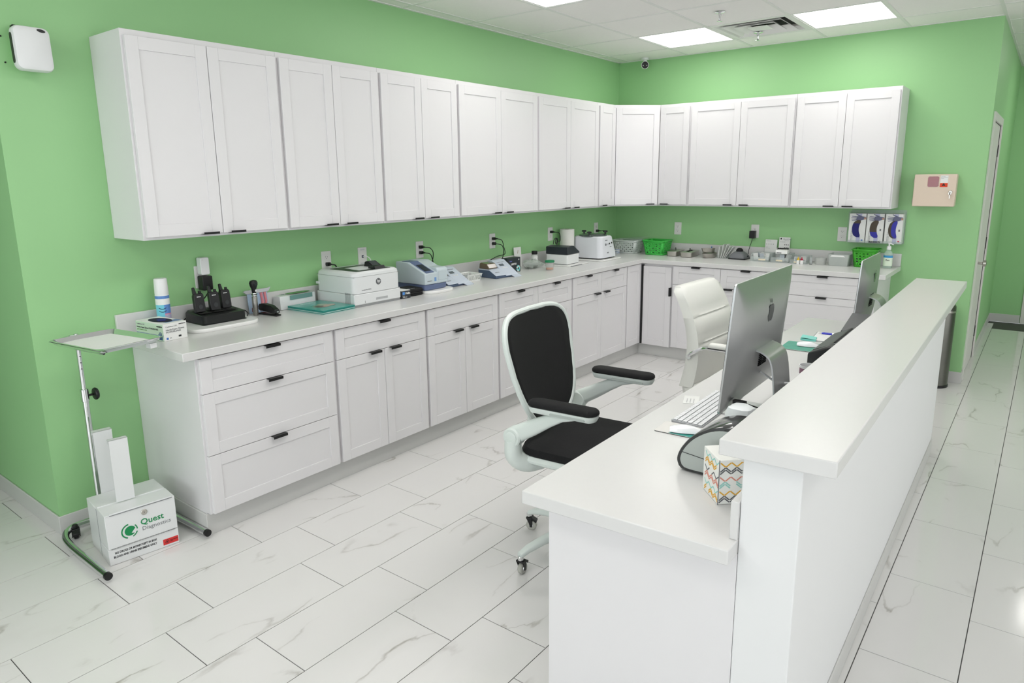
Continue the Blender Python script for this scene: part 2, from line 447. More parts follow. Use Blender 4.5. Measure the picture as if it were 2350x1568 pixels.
MB().box(-.075*w/.3, -.075*d/.3, -.002, .075*w/.3, .075*d/.3, .002).build('center_plate', M_GRID, t)
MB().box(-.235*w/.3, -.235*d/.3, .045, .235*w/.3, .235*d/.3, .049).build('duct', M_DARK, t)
# sprinklers
def sprinkler(x, y, lab):
    t = thing('fire_sprinkler', lab, 'sprinkler', (x, y, CZ), 0, 'fire sprinklers')
    MB().lathe([(.034, 0), (.036, -.004), (.022, -.01), (.012, -.011)], seg=20).build('escutcheon', M_CHROME, t)
    MB().lathe([(.011, -.008), (.011, -.025), (.006, -.03), (.005, -.05), (.009, -.055), (.004, -.06)], seg=12).build('body', M_CHROME, t)
    for s in (-1, 1): MB().tube([(s*.010, 0, -.024), (s*.013, 0, -.042), (s*.004, 0, -.058)], .0025, 6).build('yoke_arm', M_CHROME, t)
    MB().lathe([(.004, -.060), (.018, -.062), (.018, -.064), (.003, -.065)], seg=14).build('deflector', M_CHROME, t)
sprinkler(-1.47, -1.60, 'chrome fire sprinkler head on the plain ceiling tile')
sprinkler(-.60, -1.575, 'chrome fire sprinkler head in front of the air diffuser')
# security camera on the back wall
t = thing('security_camera', 'small white security camera with black face under the ceiling corner', 'camera', (-.11, -.34, CZ))
MB().lathe([(.035, 0), (.035, -.012), (.018, -.02), (.014, -.035)], seg=18).build('mount', M_WHITEP, t)
dirc = (CAM-Vector((-.11, -.34, 2.71))).normalized()
q = dirc.to_track_quat('Z', 'Y').to_matrix().to_4x4(); Mh = Matrix.Translation((0, 0, -.062)) @ q
MB(Mh).lathe([(.012, -.045), (.028, -.04), (.035, -.02), (.036, .02), (.033, .024)], seg=24).build('housing', M_WHITEP, t)
hf = MB(Mh).lathe([(.031, .02), (.0315, .0255), (.02, .028), (.001, .0285)], seg=24).build('face', M_BLACK, t)
for s in (-1, 1): MB(Mh @ Matrix.Translation((s*.017, -.004, .026))).lathe([(.004, 0), (.004, .002), (.001, .003)], seg=10).build('infrared_lamp', M_WHITEP, hf)

# ================================================================== CABINETS
def shaker(w, h, parent, x, z, yf, handle=None, stile=.056, name='door'):
    """shaker front: origin at lower left, front face at yf (towards -y); returns the part"""
    T, D = .019, .006
    b = MB()
    b.box(0, 0, 0, stile, T, h).box(w-stile, 0, 0, w, T, h)
    b.box(stile, 0, 0, w-stile, T, stile).box(stile, 0, h-stile, w-stile, T, h)
    d = b.build(name, M_CAB, parent, bevel=.0012, loc=(x, yf, z))
    MB().box(stile-.001, D, stile-.001, w-stile+.001, T-.002, h-stile+.001).build('panel', M_CAB, d)
    if handle:
        kind, px = handle
        L = .04
        if kind == 'top': MB().box(px-L, -.020, h-.0005, px+L, .015, h+.0022).box(px-L, -.0225, h-.011, px+L, -.020, h+.0022).build('handle', M_MBLACK, d)
        if kind == 'bot': MB().box(px-L, -.020, -.0022, px+L, .015, .0005).box(px-L, -.0225, -.0022, px+L, -.020, .0085).build('handle', M_MBLACK, d)
        if kind == 'right': MB().box(w-.0005, -.02, px-L, w+.0022, .015, px+L).box(w-.011, -.0225, px-L, w+.0022, -.02, px+L).build('handle', M_MBLACK, d)
    return d
ZB, ZT = 1.3885, 2.306
RA = -PI/2
def upper(label, w, loc, rotz, doors, g):
    t = thing('wall_cabinet', label, 'cabinet', loc, rotz, g)
    h = ZT-ZB; D = .305
    MB().box(.0005, -D, 0, w-.0005, -.001, h).build('body', M_CAB, t, bevel=.001)
    n = len(doors); x0, x1 = .011, w-.011; gap = .003
    dw = (x1-x0-gap*(n-1))/n
    for k, hd in enumerate(doors):
        px = {'r': dw-.07, 'l': .07}[hd]
        shaker(dw, h-.027-.014, t, x0+k*(dw+gap), .014, -D-.0195, ('bot', px))
    return t
GA = 'white wall cabinets along the left wall'; GB = 'white wall cabinets on the back wall'
ux = [-4.938, -4.173, -3.480, -2.784, -1.849, -.914, -.612]
ulab = ['double-door white wall cabinet at the left end, above the radio charger', 'double-door white wall cabinet above the office printer, second from left', 'double-door white wall cabinet above the grey-blue screen analyzer',
        'wide double-door white wall cabinet above the amber-window analyzer and black box', 'wide double-door white wall cabinet above the paper towel roll', 'narrow single-door white wall cabinet left of the angled corner cabinet']
for k in range(6):
    upper(ulab[k], ux[k+1]-ux[k], (ux[k], 0, ZB), 0, ['r', 'l'] if k < 5 else ['l'], GA)
# diagonal corner cabinet
t = thing('corner_wall_cabinet', 'angled white corner wall cabinet above the white basket', 'cabinet', (0, 0, ZB))
h = ZT-ZB
MB().prism([(-.001, -.001), (-.611, -.001), (-.611, -.305), (-.305, -.611), (-.001, -.611)], 0, h).build('body', M_CAB, t, bevel=.001)
dl_ = math.hypot(.306, .306)
tt = bpy.data.objects.new('door_carrier', None)
d = shaker(dl_-.02, h-.041, t, 0, 0, 0, ('bot', dl_-.02-.075))
dirv = Vector((1, -1, 0)).normalized(); nrm = Vector((-1, -1, 0)).normalized()
d.location = Vector((-.611, -.305, .014))+dirv*.01+nrm*.0195; d.rotation_euler = (0, 0, -PI/4)
bpy.data.objects.remove(tt)
vy = [-.612, -.916, -1.826, -2.588]
vlab = ['narrow single-door white wall cabinet right of the angled corner cabinet', 'wide double-door white wall cabinet above the grey vortex mixer', 'double-door white wall cabinet above the glove box holder']
for k in range(3):
    upper(vlab[k], vy[k]-vy[k+1], (0, vy[k], ZB), RA, ['l'] if k == 0 else ['r', 'l'], GB)

ZK, ZC = .114, .876
def base(label, w, loc, rotz, kind, g, side=None):
    t = thing('base_cabinet', label, 'cabinet', loc, rotz, g)
    D = .612; yf = -D-.0195
    MB().box(.0005, -D, ZK, w-.0005, -.001, ZC).box(.0005, -D+.035, .002, w-.0005, -.001, ZK).build('body', M_CAB, t, bevel=.001)
    e = .011; top = .869; bot = .118; mid = .702
    if kind == 'bank':
        for z0, z1 in ((mid+.0015, top), (.4055, mid-.0015), (bot, .4025)):
            shaker(w-2*e, z1-z0, t, e, z0, yf, ('top', (w-2*e)/2), name='drawer')
        return t
    ndr, hnd = kind
    dw = (w-2*e-.003*(ndr-1))/ndr
    for k in range(ndr):
        shaker(dw, top-mid-.0015, t, e+k*(dw+.003), mid+.0015, yf, ('top', dw/2) if hnd else None, name='drawer')
    dw = (w-2*e-.003)/2
    for k in range(2):
        shaker(dw, mid-.0015-bot, t, e+k*(dw+.003), bot, yf, ('top', dw-.075 if k == 0 else .075))
    return t
GBA = 'white base cabinets along the left wall'; GBB = 'white base cabinets on the back wall'
bx = [-4.918, -4.161, -3.465, -2.759, -1.818, -.908]
blab = [('white three-drawer base cabinet at the left end of the long counter', 'bank'), ('white base cabinet with one drawer and two doors, beside the three-drawer unit', (1, True)),
        ('white base cabinet whose drawer has no pull, left of the black chair', (1, False)), ('white base cabinet with two drawers, behind the black mesh chair', (2, True)), ('white base cabinet with two drawers, nearest the inner corner on the left', (2, True))]
for k in range(5):
    base(blab[k][0], bx[k+1]-bx[k], (bx[k], 0, 0), 0, blab[k][1], GBA)
by = [-.932, -1.83, -2.588]
base('white base cabinet with two drawers, behind the white office chair', by[0]-by[1], (0, by[0], 0), RA, (2, True), GBB)
base('white three-drawer base cabinet at the right end of the back counter', by[1]-by[2], (0, by[1], 0), RA, 'bank', GBB)
# inner corner cabinet with two folding door leaves
t = thing('corner_base_cabinet', 'white inner corner base cabinet with folded door leaves and a black side pull', 'cabinet', (0, 0, 0))
MB().prism([(-.9075, -.001), (-.9075, -.612), (-.612, -.612), (-.612, -.9315), (-.001, -.9315), (-.001, -.001)], ZK, ZC).prism([(-.9075, -.002), (-.9075, -.577), (-.577, -.577), (-.577, -.9315), (-.002, -.9315), (-.002, -.002)], .002, ZK).build('body', M_CAB, t)
shaker(.908-.64-.006, .751, t, -.902, .118, -.6315, None)
d = shaker(.932-.662+.006, .742, t, 0, 0, 0, ('right', .52)); d.location = (-.6315, -.650, .110); d.rotation_euler = (0, 0, RA)
MB().box(-.6405, -.6485, .115, -.612, -.634, .862).build('hinge_gap_shade', M_DARK, t)  # dark box stands for the shade in the open gap between leaves
# vinyl toe kick
baseb('baseboard_cabinets', strip([(-4.918, -.009), (-4.918, -.577), (-.577, -.577), (-.577, -2.588), (-.002, -2.588)]), .108)

# worktop and upstands
ct = thing('countertop', 'white quartz L-shaped countertop with upstand along both green walls', 'countertop', (0, 0, ZC))
hh = .914-ZC
MB().prism([(-4.986, -.001), (-4.986, -.648), (-.648, -.648), (-.648, -2.653), (-.001, -2.653), (-.001, -.001)], 0, hh).build('slab', M_QUARTZ, ct, bevel=.003)
MB().box(-4.984, -.02, hh, -.02, -.0012, hh+.102).build('upstand', M_QUARTZ, ct, bevel=.002)
MB().box(-.02, -2.651, hh, -.0012, -.0012, hh+.102).build('upstand', M_QUARTZ, ct, bevel=.002)

# ================================================================== RECEPTION DESK
TH = .0109; OX, OY = -4.8867, -3.0113; SK = .0435
da = Vector((math.cos(TH), math.sin(TH), 0)); db = Vector((math.sin(TH), -math.cos(TH), 0))
def isl(s, t, z=0, skew=0):
    return Vector((OX, OY, z))+da*(s+SK*t*skew)+db*t
def islp(s0, s1, t0, t1, z0, z1, sk0=1):
    """a slab in desk coordinates; the near end follows the desk's end cut"""
    b = [isl(s0, t0, z0, sk0), isl(s0, t1, z0, sk0), isl(s1, t1, z0), isl(s1, t0, z0)]
    return b, [Vector((p.x, p.y, z1)) for p in b]
ZBAR, ZDESK = 1.0365, .7728
t = thing('reception_partition', 'low white partition wall under the raised bar top', 'partition')
MB().hexa(*islp(.0391, 3.1326, .0469, .1826, .002, ZBAR-.0405)).build('wall_body', M_WHITEW, t, bevel=.003)
MB().hexa(*islp(.034, 3.1326, .1826, .1886, .0015, .088)).build('vinyl_base', M_BASEB, t, bevel=.002)
b = MB().hexa(*islp(0, 3.2363, 0, .2587, ZBAR-.04, ZBAR))
tag(b.build('bar_top', M_QUARTZ, None, bevel=.003), 'long raised white quartz bar top on the reception partition', 'countertop')
t = thing('desk_worktop', 'lower white quartz desk worktop with end panel, behind the bar top', 'desk')
MB().hexa(*islp(-.0293, 3.0, -.5448, .0463, ZDESK-.04, ZDESK)).build('slab', M_QUARTZ, t, bevel=.003)
MB().hexa(*islp(.030, 3.0, .0263, .0463, ZDESK, ZDESK+.1)).build('upstand', M_QUARTZ, t, bevel=.002)
MB().hexa(*islp(.0391, .062, -.4976, .0463, .002, ZDESK-.0405)).build('end_panel', M_CAB, t, bevel=.001)
MB().hexa(*islp(2.97, 2.99, -.4976, .0463, .002, ZDESK-.0405, 0)).build('end_panel', M_CAB, t, bevel=.001)
MB().hexa(*islp(1.5, 1.52, -.36, .0463, .002, ZDESK-.0405, 0)).build('support_panel', M_CAB, t, bevel=.001)

# ================================================================== WALL FITTINGS
def outlet(label, M, recept=(1, 1), g='outlet plates', kind='duplex'):
    """M: x right along wall, y out of wall, z up; centre of plate at origin"""
    t = thing('wall_outlet', label, 'outlet', (0, 0, 0), 0, g); t.matrix_world = M
    MB().prism(rrect(-.036, -.06, .036, .06, .004), -.006, 0, 'y').build('cover_plate', M_PLATE, t, bevel=.0015)
    if kind == 'duplex':
        for k, z in ((0, .02), (1, -.02)):
            if not recept[k]: continue
            f = MB().prism(rrect(-.016, z-.0145, .016, z+.0145, .008), -.0085, -.006, 'y').build('socket', M_PLATE, t)
            s = MB().box(-.0075, -.0088, z+.001, -.0055, -.0084, z+.009).box(.0055, -.0088, z+.001, .0075, -.0084, z+.008)
            s.prism(arc(0, z-.007, .0028, 0, 360, 8)[:-1], -.0088, -.0084, 'y').build('slots', M_DARK, f)
    elif kind == 'data':
        for z in (.045, -.045): MB().box(-.017, -.0068, z-.004, .017, -.0058, z+.004).build('label_strip', mat('pale_grey_strip', (205, 208, 210), .4), t)
        MB().box(-.008, -.0075, -.008, .008, -.005, .008).build('jack', mat('navy_jack', (30, 40, 70), .4), t)
    else:
        MB().box(-.017, -.009, -.034, .017, -.006, .034).build('rocker', M_PLATE, t, bevel=.001)
    return t
def WA(x, z): return Matrix.Translation((x, 0, z))
def WB(y, z): return Matrix.Translation((0, y, z)) @ Matrix.Rotation(RA, 4, 'Z')
OZ = 1.158
outlet('outlet plate behind the radio charger adapters', WA(-4.525, 1.152), (0, 0))
outlet('outlet plate with one black plug behind the office printer', WA(-3.703, OZ), (1, 1))
outlet('network wall plate with a white cable behind the office printer', WA(-3.411, OZ), kind='data')
outlet('outlet plate with two black plugs above the screen analyzer', WA(-2.881, OZ))
outlet('outlet plate with two black plugs above the amber-window analyzer', WA(-2.051, OZ))
outlet('outlet plate with one plug left of the paper towel roll', WA(-1.219, OZ))
outlet('outlet plate with one plug behind the centrifuge', WA(-.414, OZ))
outlet('empty outlet plate above the covered steel trays', WB(-.691, OZ))
outlet('outlet plate holding a black power adapter', WB(-1.447, OZ))
outlet('empty outlet plate left of the glove box holder', WB(-2.188, OZ))

# network cable
t = tag(MB().tube(spline([(-3.411, -.007, OZ), (-3.40, -.03, OZ+.002), (-3.38, -.045, OZ-.02), (-3.372, -.045, OZ-.08), (-3.372, -.035, 1.0), (-3.38, -.035, .93)], 6), .003, 8).build('network_cable', M_WHITEP), 'white network cable dropping behind the office printer', 'cable')
# adapters at the left outlet
t = thing('plug_adapter', 'white plug-in adapter on the leftmost outlet', 'adapter', (-4.523, -.0095, 1.212))
MB().prism(rrect(-.024, -.046, .024, .046, .008), -.042, 0, 'y').build('shell', M_WHITEP, t, bevel=.003)
MB().lathe([(.004, -.0425), (.004, -.0432), (.003, -.0432)], (-.013, 0, .034), 12, axis='y').build('button', M_PLATE, t)
t = thing('power_adapter', 'black wall adapter under the white one on leftmost outlet', 'adapter', (-4.523, -.0095, 1.122))
MB().prism(rrect(-.028, -.038, .028, .038, .007), -.055, 0, 'y').build('shell', M_BLACK, t, bevel=.004)
pts = [(.0, -.045, -.036), (.0, -.035, -.06), (-.03, -.022, -.10), (-.10, -.02, -.16), (-.145, -.022, -.19), (-.16, -.03, -.206)]
MB().tube(spline(pts, 6), .0028, 8).build('cord', M_BLACK, t)
# adapter on the back wall, feeding the mixer
t = thing('power_adapter', 'black wall adapter plugged in above the vortex mixer', 'adapter', (-.0095, -1.437, OZ-.03), RA)
MB().prism(rrect(-.025, -.034, .025, .034, .004), -.045, 0, 'y').build('shell', M_BLACK, t, bevel=.003)
pts = [(.002, -.03, -.032), (-.004, -.035, -.07), (-.012, -.04, -.105), (-.016, -.055, -.14), (-.012, -.068, -.175)]
MB().tube(spline(pts, 6), .0025, 8).build('cord', M_BLACK, t)

# wall device top left
t = thing('wall_access_device', 'white rounded square device with black side grille high on the left wall', 'device', (-5.20, 0, 2.205))
MB().prism(rrect(-.05, -.06, .05, .06, .02), -.04, 0, 'y').build('bracket', mat('green_painted_bracket', (.30, .5, .25), .5, srgb=False), t)
Mt = Matrix.Rotation(math.radians(-3), 4, 'X')
b = MB(Mt)
rings = []
for dpt, ins in ((-.045, .010), (-.05, .004), (-.06, 0), (-.085, 0), (-.097, .004), (-.102, .014)):
    rings.append([(x, dpt, z) for x, z in rrect(-.07+ins, -.09+ins, .07-ins, .09-ins, .026-ins*.6, 6)])
b.loft([r[::-1] for r in rings]).build('shell', M_WHITEP, t)
MB(Mt).prism(rrect(-.083, -.062, -.061, .06, .0108), -.0722, -.0702, 'x').build('side_grille', M_BLACK, t)
bx_ = MB(Mt); bx_.loft([[(p.x, p.y-.1, p.z) for p in ellipse_ring((.035, -.0005, .074), .016, .0065, (1, 0, -.15), (0, .0, 1), 16)], [(p.x, p.y-.103, p.z) for p in ellipse_ring((.035, -.0005, .074), .016, .0065, (1, 0, -.15), (0, .0, 1), 16)]]).build('sensor_window', M_BLACK, t)
MB(Mt).box(-.055, -.06, .0895, -.025, -.03, .096).build('top_clip', M_BLACK, t, bevel=.002)
for dx, dz, nm in ((-.085, .055, 0), (-.082, -.05, 1)):
    tag(MB().lathe([(.0035, 0), (.0035, -.004), (.002, -.006)], (-5.20+dx, -.0005, 2.205+dz), 8, axis='y').build('wall_screw', M_MBLACK), ('upper' if nm == 0 else 'lower')+' dark screw in the wall left of the white wall device', 'screw', 'bare wall screws')

# sharps cabinet on the back wall
M_BEIGE = mat('beige_enamel', (222, 204, 186), .4, noise=.01)
t = thing('sharps_cabinet', 'beige locked sharps cabinet with red window on the green back wall', 'sharps box', (0, -2.845, 1.528), RA)
MB().box(-.135, -.10, -.118, .135, -.001, .118).build('body', M_BEIGE, t, bevel=.004)
dr = MB().box(-.140, -.152, -.122, .140, -.101, .122).build('door', M_BEIGE, t, bevel=.005)
MB().prism(rrect(-.048, .028, .025, .105, .010), -.1545, -.152, 'y').build('window', mat('dark_red_acrylic', (132, 20, 34), .12, coat=.5), dr)
MB().box(.034, -.1528, .058, .084, -.152, .112).build('paper_label', M_PAPER, dr)
MB().box(.034, -.1528, .026, .084, -.152, .055).build('orange_label', mat('orange_label', (222, 66, 28), .5), dr)
text('Container\nSharps Disposal\nSystem', .007, frame((.037, -.1529, .102), (1, 0, 0), (0, 0, 1)), M_GINK, dr, extrude=.0001)
lb = MB()
for a in (90, 210, 330):
    c = (.058+.006*math.cos(math.radians(a)), .0425+.006*math.sin(math.radians(a)))
    lb.prism(arc(c[0], c[1], .0055, 0, 360, 12)[:-1], -.1531, -.1528, 'y')
lb.build('biohazard_mark', M_INK, dr)
lk = MB().lathe([(.013, -.152), (.013, -.157), (.01, -.16), (.002, -.16)], (.108, 0, -.012), 16, axis='y').build('lock', M_STEEL, dr)
MB().box(.103, -.166, -.06, .109, -.163, -.012).lathe([(.011, -.163), (.011, -.166)], (.106, 0, -.022), 14, axis='y').build('key', M_STEEL, dr)
for z in (.075, -.085): MB().lathe([(.006, z-.016), (.006, z+.016)], (-.142, -.118, 0), 8).build('hinge', M_STEEL, t)

# glove box holder with three boxes
t = thing('glove_holder', 'clear wall rack holding three glove boxes under the wall cabinet', 'rack', (0, -2.452, 1.228), RA)
M_ACR = glassy('clear_acrylic', (225, 235, 232), .2)
MB().box(-.205, -.006, -.13, .205, -.001, .14).box(-.205, -.101, -.13, .205, -.006, -.126).box(-.205, -.101, -.126, -.2015, -.006, .128).box(.2015, -.101, -.126, .205, -.006, .128).box(-.205, -.101, -.126, .205, -.098, -.108).build('rack', M_ACR, t)
text('McKESSON', .022, frame((-.038, -.1012, -.124), (1, 0, 0), (0, 0, 1)), M_INK, t, bold=.0006, extrude=.0002, sx=.8)
M_BLUEG = mat('blue_nitrile', (58, 58, 168), .6, noise=.1, nscale=60)
M_DBLUE = mat('navy_nitrile', (28, 28, 112), .6, noise=.1, nscale=60)
M_DARKB = mat('dark_box_inside', (84, 76, 66), .8)
M_LILAC = mat('lilac_print', (188, 190, 218), .6, noise=.05)
M_SLATE = mat('slate_glove_print', (108, 110, 138), .6, noise=.05)
def curve_poly(cx, cz, w, h, bend, t0=0., t1=1., n=14):
    """banana-shaped slot outline between two heights"""
    L, R = [], []
    for k in range(n+1):
        v = t0+(t1-t0)*k/n; z = cz-h/2+h*v; e = 4*v*(1-v)
        end = min(1, 5*min(v, 1-v)+.45)
        mid = cx+bend*(1-e)
        L.append((mid-w/2*end, z)); R.append((mid+w/2*end, z))
    return L+R[::-1]
glab = ['glove box in wall rack whose opening is filled with navy gloves, leftmost', 'glove box in wall rack half empty, between two others', 'glove box in wall rack with a pink size mark, rightmost']
for k in range(3):
    u = -.135+.133*k+(.003 if k == 2 else 0)
    gx = thing('glove_box', glab[k], 'glove box', (-.0075, -2.452-u, 1.228-.1245), RA, 'glove boxes in the wall rack')
    MB().box(-.063, -.088, 0, .063, 0, .236).build('carton', M_PAPER, gx, bevel=.001)
    f = -.0885
    MB().box(-.002, f-.0003, .001, .028, f+.0004, .06 if k else .05).box(.0, f-.0003, .19, .03, f+.0004, .235).build('lilac_band', M_LILAC, gx)
    # printed hand
    hd = MB()
    hd.prism([(-.012, .182), (.02, .178), (.06, .192), (.06, .21), (.02, .216), (-.006, .214)], f-.0006, f, 'y')
    for z0, z1, x1 in ((.21, .214, -.046), (.2, .202, -.05), (.191, .19, -.048), (.183, .178, -.044)):
        hd.prism([(-.008, z0-.003), (-.008, z0+.003), (x1, z1+.002), (x1, z1-.002)], f-.0006, f, 'y')
    hd.prism([(.01, .214), (.03, .216), (-.012, .234), (-.016, .23)], f-.0006, f, 'y')
    hd.build('printed_hand', M_SLATE, gx)
    MB().prism([(.045, .192), (.063, .188), (.063, .205), (.048, .205)], f-.0009, f-.0006, 'y').build('printed_wrist', mat('skin_tone_print', (190, 150, 130), .6), gx)
    sl = MB().prism(curve_poly(-.012, .112, .052, .142, .022), f-.0007, f, 'y').build('opening', M_DARKB, gx)
    gl = [(0., .8, M_DBLUE), (0., .34, M_BLUEG), (0., 1, M_BLUEG)][k]
    if k < 2: MB().prism(curve_poly(-.012, .112, .050, .142, .022, gl[0], gl[1]), f-.0014, f-.0007, 'y').build('gloves', gl[2], gx)
    else:
        MB().prism(curve_poly(.000, .112, .034, .136, .016, .0, 1), f-.0014, f-.0007, 'y').build('gloves', M_BLUEG, gx)
    text('Nitrile Exam Gloves', .010, frame((-.038, f-.0004, .012), (0, 0, 1), (-1, 0, 0)), M_GINK, gx, extrude=.0002)
    text('POWDER-FREE', .007, frame((-.029, f-.0004, .012), (0, 0, 1), (-1, 0, 0)), M_GINK, gx, extrude=.0002)
    MB().box(.037, f-.0005, .012, .049, f, .024).build('size_mark', mat(['blue_square', 'white_square', 'pink_square'][k], [(60, 110, 190), (215, 216, 220), (205, 50, 90)][k], .5), gx)
    if k: MB().box(.036, f-.0005, .098, .047, f, .114).build('size_block', M_GINK, gx)

# ================================================================== THINGS ON THE LONG COUNTER
ZW = .914
# disinfectant spray can
t = thing('spray_can', 'blue and white disinfectant spray can behind the glove box', 'spray can', (-4.782, -.085, ZW+.0005), .5)
M_SKY = mat('sky_blue_label', (120, 205, 225), .35); M_MIDB = mat('mid_blue_label', (96, 140, 205), .4, noise=.12, nscale=120); M_INDG = mat('indigo_label', (62, 58, 160), .4); M_LAV = mat('small_print_label', (176, 172, 200), .5, noise=.18, nscale=160)
r = .033
b = MB(); n = 24
levels = [(.0, .004), (.004, .022), (.022, .085), (.085, .09), (.09, .135), (.135, .165), (.165, .172), (.172, .18)]
for (z0, z1) in levels:
    for i in range(n):
        a0, a1 = 2*PI*i/n, 2*PI*(i+1)/n
        deg = (math.degrees(a0)+360) % 360
        left = 75 <= deg < 212
        if z1 <= .004: k = 6
        elif z0 >= .172: k = 3
        elif z0 >= .165: k = 3
        elif z0 >= .135: k = 5
        elif left: k = 1
        elif z1 <= .022: k = 2
        elif z1 <= .085: k = 4
        elif z1 <= .09: k = 7
        else: k = 3
        q = lambda a, z: (r*math.cos(a), r*math.sin(a), z)
        b.quad(q(a0, z0), q(a1, z0), q(a1, z1), q(a0, z1), k)
b.lathe([(.001, 0), (r, 0)], seg=n, m=6).lathe([(r, .18), (r*.9, .192), (.02, .194)], seg=n, m=0)
b.build('can_body', [M_WHITEP, M_SKY, M_INDG, M_MIDB, M_LAV, M_PAPER, M_STEEL, mat('pink_line', (226, 130, 160), .5)], t)
MB().lathe([(.0322, .186), (.0325, .19), (.0305, .262), (.028, .266), (.002, .266)], seg=24).build('cap', M_WHITEP, t)
sw = MB()
for k, z in enumerate((.05, .066, .105, .12)):
    pts = [(.0335*math.cos(a), .0335*math.sin(a), z+.006*math.sin(3*a)) for a in [math.radians(180+60*j/8) for j in range(9)]]
    sw.tube(pts, .0018, 5)
sw.build('swirl_print', mat('dark_teal_print', (30, 70, 90), .5), t)

# glove box on the counter
t = thing('glove_box', 'green and white glove box lying on the counter corner by the steel tray', 'glove box', (-4.915, -.345, ZW+.0005), math.radians(6.5))
bw, bd, bh = .12, .222, .082
M_MINT = mat('pale_mint_print', (205, 226, 205), .6, noise=.02)
MB().box(0, 0, 0, bw, bd, bh).build('carton', M_PAPER, t, bevel=.001)
MB().box(-.0005, .001, .001, 0, bd-.001, bh-.001).build('side_print', M_MINT, t)
MB().box(-.0009, .02, .012, -.0004, bd-.002, .028).box(.035, .03, bh, .117, .075, bh+.0004).build('blue_band', mat('steel_blue_print', (108, 132, 172), .6, noise=.1, nscale=30), t)
op = MB(); op.loft([[(p.x, p.y, p.z) for p in ellipse_ring((.06, .115, bh+.0002), .042, .075, (1, 0, 0), (0, 1, 0))], [(p.x, p.y, p.z) for p in ellipse_ring((.06, .115, bh+.0012), .041, .074, (1, 0, 0), (0, 1, 0))]])
op.build('opening', mat('dark_glove_blue', (30, 30, 52), .8, noise=.3, nscale=40), t)
MB().prism(spline([(.03, .09, 0), (.05, .14, 0), (.08, .15, 0), (.085, .1, 0), (.06, .07, 0)], 4) and [(.035, .09), (.05, .13), (.075, .14), (.085, .1), (.06, .075)], bh+.0012, bh+.004).build('glove_tip', M_DBLUE, t, bevel=.001)
F = lambda x, z: frame((x, -.0003, z), (1, 0, 0), (0, 0, 1))
text('Confiderm 3.5C', .009, F(.012, .064), M_GINK, t); text('McKESSON', .007, F(.08, .07), M_INK, t, bold=.0002)
text('Nitrile Exam Gloves\nPOWDER-FREE', .0115, F(.012, .048), M_GINK, t, bold=.0001)
MB().box(.012, -.0006, .006, .022, 0, .016).build('size_mark', MATS['blue_square'], t)
MB().box(.074, -.0006, .010, .088, 0, .019).build('size_block', M_INK, t, bevel=.001)
text('200', .007, F(.028, .010), M_GINK, t)
S = lambda y, z: frame((-.0009, y, z), (0, -1, 0), (0, 0, 1))
text('Confiderm 3.5C', .010, S(.213, .066), M_GINK, t); text('Nitrile Exam Gloves POWDER-FREE', .0115, S(.213, .050), M_INK, t); text('gants d\'examen en nitrile', .008, S(.213, .040), mat('green_ink', (100, 160, 70), .6), t); text('McKESSON', .0085, S(.05, .066), M_INK, t, bold=.0003)
hb = MB()
hb.prism([(.012, .005), (.036, .005), (.039, .02), (.009, .02)], -.0012, -.0006, 'x')
for y0, y1, z1 in ((.036, .040, .034), (.030, .031, .042), (.024, .023, .044), (.018, .015, .040), (.011, .004, .030)):
    hb.prism([(y0-.0025, .018), (y0+.0025, .018), (y1+.002, z1), (y1-.002, z1)], -.0012, -.0006, 'x')
hb.build('printed_hand', mat('blue_hand_print', (60, 92, 130), .6), t)

# serving board, charger, radios
def paddle(label, outline, loc, rotz=0, th=.019, g='white boards on the counter'):
    t = thing('white_board', label, 'board', loc, rotz, g)
    rings = []
    c = Vector((sum(p[0] for p in outline)/len(outline), sum(p[1] for p in outline)/len(outline)))
    for z, s in ((0, .985), (.005, 1), (th-.004, 1), (th, .988)):
        rings.append([(c.x+(p[0]-c.x)*s, c.y+(p[1]-c.y)*s, z) for p in outline])
    MB().loft(rings).build('board', mat('white_board_lacquer', (238, 238, 236), .25, noise=.004), t)
    return t
paddle('white rounded board under the black radio charger', rrect(-.19, -.145, .19, .135, .07, 6), (-4.562, -.172, ZW+.0005))
t = thing('radio_charger', 'black six-bay radio charger on a white board', 'charger', (-4.538, -.137, ZW+.020))
rings = []
for z, s in ((0, -.006), (.004, 0), (.045, 0), (.058, .008)):
    rings.append([(x, y, z-(.012 if y < -.02 and z > .05 else 0)) for x, y in rrect(-.12+s, -.098+s, .12-s, .098-s, .022, 5)])
MB().loft(rings).build('base', mat('charger_black', (28, 30, 30), .32), t)
for k in range(3):
    for j in range(2):
        MB().box(-.108+.075*k, -.055+.06*j, .0585-.006*(1-j), -.048+.075*k, -.02+.06*j, .0595-.006*(1-j)).build('bay', M_DARK, t)
pts = [(.118, -.03, .03), (.14, -.04, .035), (.15, -.06, .02), (.14, -.07, .006)]
MB().tube(spline(pts, 6), .003, 8).build('cord', M_BLACK, t)
rlab = ['black handheld radio at the left end of the charger', 'black handheld radio in the middle of the charger', 'black handheld radio at the right end of the charger']
